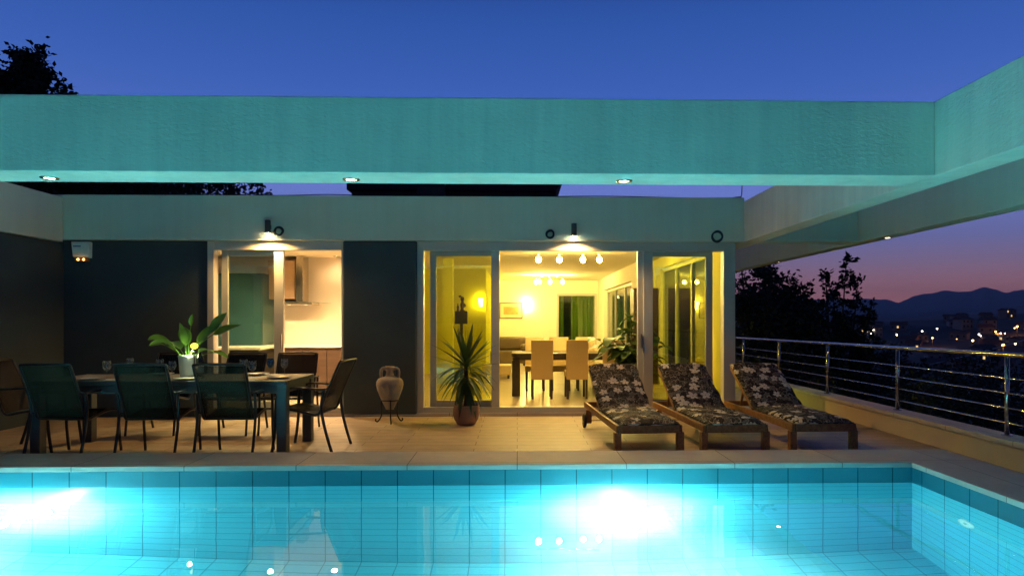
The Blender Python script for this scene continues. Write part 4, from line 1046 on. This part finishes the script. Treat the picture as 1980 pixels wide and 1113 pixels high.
# ================================================================== TREES
def tree(name, label, loc, seed, limbs, leafn, leafs, spread, trunk_r, group=None, m=None, cat='tree'):
    """limbs: tips (x,y,z) relative to the base; leaves cluster along the outer part of every limb"""
    rnd = random.Random(seed); t = thing(name, label, cat, loc, rnd.uniform(0, .3)*0, group)
    tops = [Vector(p) for p in limbs]; H = max(p.z for p in tops)
    fork = Vector((0,0,H*.30)); b = MB()
    b.tube(bez([(0,0,-.4),(.04*H*.3,0,H*.15),fork],5), [trunk_r*1.25]+[trunk_r]*4+[trunk_r*.85]*6, 9); b.build('trunk', BARK, t)
    lb = MB(); c = MB(); pts = []
    for p in tops:
        s0 = Vector((0,0,H*rnd.uniform(.2,.32))); mid = s0.lerp(p,.5)+Vector((rnd.uniform(-.3,.3),rnd.uniform(-.3,.3),rnd.uniform(.0,.4)))*H*.05
        P = bez([s0, mid, p], 7); r0 = trunk_r*.45
        lb.tube(P, [r0*(1-i/(len(P)))+.008 for i in range(len(P))], 6)
        for i, q in enumerate(P):
            if i < 4: continue
            k = (i-3)/(len(P)-4); pts.append((q, spread*(1.1-.75*k)))
            for _ in range(2):
                v = Vector((rnd.gauss(0,1),rnd.gauss(0,1),rnd.gauss(.25,.7))).normalized()*spread*(1.15-.6*k)*rnd.uniform(.5,1.25)
                lb.tube([q, q+v*.5+Vector((0,0,.03)), q+v], [.012,.008,.004], 4); pts.append((q+v*.75, spread*.38)); pts.append((q+v, spread*.26))
    lb.build('branches', BARK, t)
    for _ in range(leafn):
        q, s_ = pts[rnd.randrange(len(pts))]
        o = Vector((rnd.gauss(0,.45),rnd.gauss(0,.45),rnd.gauss(0,.42)))*s_
        p = q+o; d = Vector((rnd.gauss(0,1),rnd.gauss(0,1),rnd.gauss(-.15,.7))).normalized(); u = Vector((rnd.gauss(0,1),rnd.gauss(0,1),rnd.gauss(.5,1)))
        sd = d.cross(u)
        if sd.length < .01: continue
        sd.normalize(); l = leafs*rnd.uniform(.7,1.3); wv = l*.30; n0 = len(c.v)
        c.v += [p, p+d*l*.45+sd*wv, p+d*l, p+d*l*.45-sd*wv]; c.face((n0,n0+1,n0+2,n0+3))
    c.build('crown', m or TREELEAF, t); return t
def limbs_cone(rnd, n, H, r, z0, px=.8):
    out = [(0,0,H)]
    for i in range(n):
        v = (i+.5)/n; z = z0+(H-z0)*(1-v)**.9*.97; rr = r*(v**px)*rnd.uniform(.7,1.08); a = i*2.4+rnd.uniform(-.4,.4)
        out.append((rr*math.cos(a), rr*math.sin(a), z))
    return out
def limbs_dome(rnd, n, H, r, z0):
    out = []
    for i in range(n):
        u = (i+.5)/n; a = i*2.4; e = math.asin(1-u); k = rnd.uniform(.78,1.08)
        out.append((r*math.cos(e)*math.cos(a)*k, r*math.cos(e)*math.sin(a)*k, z0+(H-z0)*math.sin(e)*k))
    return out
rn = random.Random(4)
tree('tall_tree', 'tall dark tree rising above the pergola beam at the left', (-15.85, 22.5, -3.2), 1, limbs_cone(rn, 60, 13.0, 4.1, 5.5, .7), 120000, .18, .9, .28)
tree('broad_tree', 'broad dark tree showing in the gap between pergola and fascia', (-13.2, 25, -3.2), 2, limbs_dome(rn, 46, 11.8, 4.7, 4.0), 60000, .18, 1.1, .25)
tree('broad_tree', 'dark tree behind the roof whose twigs end before the rooftop room', (-10.6, 26.5, -3.2), 7, limbs_dome(rn, 24, 9.6, 3.0, 4.5), 14000, .2, .8, .2)
G = 'dark trees beyond the railing'
tree('leafy_tree', 'dense dark tree right beside the house corner beyond the railing', (6.95, 19.5, -3.4), 11, limbs_dome(rn, 40, 6.75, 2.0, 2.0), 26000, .14, .66, .14, G)
tree('leafy_tree', 'sparse dark tree with upright leafy shoots against the pink sky', (9.35, 19.8, -3.4), 12, [(-.9,.2,5.7),(-.45,-.3,6.1),(0,.2,5.55),(.22,-.2,6.5),(.7,.1,5.9),(.95,-.2,5.2),(1.15,.3,4.75),(-.8,-.5,4.6),(.5,.5,4.5),(-.2,-.6,4.3),(.9,-.4,4.1),(-1.2,.1,5.0)], 4600, .15, .34, .1, G)
tree('leafy_tree', 'rounded dark tree between the dense tree and the sparse shoots', (8.1, 20.8, -3.5), 13, limbs_dome(rn, 34, 6.45, 1.7, 1.8), 18000, .15, .55, .12, G)
tree('leafy_tree', 'low dark tree under the upright leafy shoots', (9.9, 21.5, -3.6), 14, limbs_dome(rn, 30, 5.1, 1.9, 1.4), 16000, .15, .6, .12, G)
tree('leafy_tree', 'low dark tree farther right, its top below the town lights', (12.6, 23.5, -3.8), 15, limbs_dome(rn, 26, 4.2, 2.2, 1.2), 9500, .16, .7, .12, G)
tree('leafy_tree', 'dark tree filling the space behind the upright leafy shoots', (8.9, 22.6, -3.6), 16, limbs_dome(rn, 32, 6.2, 1.9, 1.6), 18000, .15, .6, .12, G)
for i, (x, y, h, r) in enumerate([(6.4,14.5,3.3,1.5),(8.6,15.2,3.4,1.8),(11,17.5,3.2,1.9),(13.5,19,2.8,2.0),(8,11,2.9,1.5),(16.5,25,3.4,2.4),(20,29,3.6,2.6)]):
    tree('dark_shrub', ['shrub just past the house corner below the rail', 'shrub in front of the upright tree, below the bars', 'shrub right of the upright tree, behind the bars', 'wide shrub behind the middle railing bars', 'nearest shrub, below the wall cap', 'far shrub at the right, below the handrail', 'farthest shrub at the right, before the town'][i], (x, y, -3.3-.05*i), 40+i, limbs_dome(rn, 20, h, r, .5), 6000, .15, .65, .08, 'dark shrubs below the railing', cat='shrub')

# ================================================================== TOWN
HW = [mat('pale_house_wall', (.34,.27,.23), .9, var=.1), mat('rose_house_wall', (.28,.2,.16), .9, var=.1), mat('grey_house_wall', (.22,.19,.18), .9, var=.1)]
HR = [mat('tiled_roof', (.16,.08,.06), .9, var=.2), mat('brown_roof', (.1,.07,.06), .9, var=.2)]
LITW = emit('lit_window', (1,.62,.25), 1.0, False)
rnd = random.Random(77); spots = []
tries = 0
while len(spots) < 96 and tries < 6000:
    tries += 1
    y = rnd.uniform(225, 455); k = rnd.uniform(.36, .98) if rnd.random() < .86 else rnd.uniform(1.0,1.3); x = y*k
    if all((x-a)**2+(y-c)**2 > 11**2 for a, c in spots): spots.append((x, y))
for i, (x, y) in enumerate(spots):
    wd, dp, h = rnd.uniform(5,8.5), rnd.uniform(5,7.5), rnd.choice((2.8,3.0,5.2)); b = MB()
    b.box(-wd/2, wd/2, -dp/2, dp/2, -3, h)
    e = .5; rh = rnd.uniform(1.2,2.0)
    P = [(-wd/2-e,-dp/2-e,h+.01),(wd/2+e,-dp/2-e,h+.01),(wd/2+e,dp/2+e,h+.01),(-wd/2-e,dp/2+e,h+.01),(-wd/2-e,0,h+rh),(wd/2+e,0,h+rh)]
    n0 = len(b.v); b.v += [Vector(p) for p in P]
    for q in ((0,1,5,4),(2,3,4,5),(1,2,5),(3,0,4),(0,3,2,1)): b.face([n0+j for j in q], mi=1)
    lit = rnd.random() < .3
    for fl in range(2 if h > 5 else 1):
        nw = int(wd//2.4)
        for j in range(nw):
            wx = -wd/2+1.2+j*(wd-2.4)/max(1,nw-1); on = lit and rnd.random() < .3
            b.box(wx-.45, wx+.45, -dp/2-.06, -dp/2+.02, .9+fl*2.8, 2.1+fl*2.8, mi=3 if on else 2)
    o = b.build('town_house', [HW[i%3], HR[i%2], BLACK, LITW], loc=(x, y, gz(x,y)+.2), rz=rnd.uniform(-.9,.3))
    tag(o, 'dim tile-roofed house in the dark hillside town beyond the railing', 'house', 'houses of the distant town')
LC = {'w': (1,.86,.72), 'y': (1,.72,.28), 'o': (1,.42,.10)}
LM = {k: emit('street_lamp_'+k, c, 16 if k != 'o' else 12, False) for k, c in LC.items()}
POLE = mat('lamp_post_paint', (.08,.08,.08), .6)
LP = [(190.8,365.2,-3.98,'w',1),(193.0,365.2,-3.98,'w',1),(184.4,351.4,-5.93,'w',1),(195.1,346.1,-6.36,'y',1.2),(211.1,350.7,-4.58,'w',1.2),(203.7,329.9,-7.53,'o',1.2),(226.3,362.3,-3.39,'w',1.2),(227.9,331.3,-5.8,'w',1.1),(225.3,326.3,-6.45,'w',.8),(212.8,313.6,-8.32,'y',1.3),(244.5,342.8,-4.73,'o',1.4),(241.4,334.9,-5.37,'w',.9),(244.2,335.8,-5.39,'w',.8),(266.5,357.3,-2.23,'o',1.6),(262.2,353.4,-3.01,'o',1),(212.1,292.7,-9.71,'o',1.9),(221.7,298.4,-9.24,'y',1.3),(190.3,278.2,-9.37,'o',1),(170.7,317.7,-7.68,'o',.7),(211.1,322.7,-7.84,'o',.6),
      (300,380,4,'o',1.2),(318,330,1,'y',1.2),(150,360,-5,'o',1),(135,330,-7,'w',1)]
for (x, y, z, c, s_) in LP:
    t = thing('street_lamp', 'glowing street lamp far off in the dark hillside town', 'street lamp', (x, y, gz(x,y)), 0, 'street lamps of the distant town')
    hh = max(3.5, z-gz(x,y))
    MB().tube([(0,0,-1),(0,0,hh-.3*s_)], .09, 6).build('post', POLE, t)
    b = MB(); b.sphere((0,0,hh), .30*s_, 12, 8); b.build('lamp_head', LM[c], t)
    if c == 'o' and s_ > 1.1: lamp('street_lamp_light', 'POINT', 420*s_, LC[c], (0,-1.2,hh-.4), t, .4)
# overhead power line crossing the valley
b = MB(); A, B = Vector((15, 26, -.6)), Vector((90, 95, 6.8)); pts = []
for i in range(31):
    u = i/30; p = A.lerp(B, u); p.z -= 4*1.2*u*(1-u); pts.append(p)
b.tube(pts, .03, 5); tag(b.build('power_line', BLACK), 'black overhead cable sagging across the valley in front of the town', 'cable')

# ================================================================== THE AIR
b = MB(); b.box(-7600, 7600, -3200, 6000, -75, 270)
hz = bpy.data.materials.new('haze'); hz.use_nodes = True; hz.node_tree.nodes.clear()
pv = N(hz.node_tree, 'ShaderNodeVolumePrincipled', Density=1.4e-4, Anisotropy=.1); pv.inputs['Color'].default_value = (.80, .88, 1, 1)
L(hz.node_tree, pv.outputs[0], N(hz.node_tree, 'ShaderNodeOutputMaterial').inputs['Volume'])
o = b.build('haze', hz); o['kind'] = 'stuff'
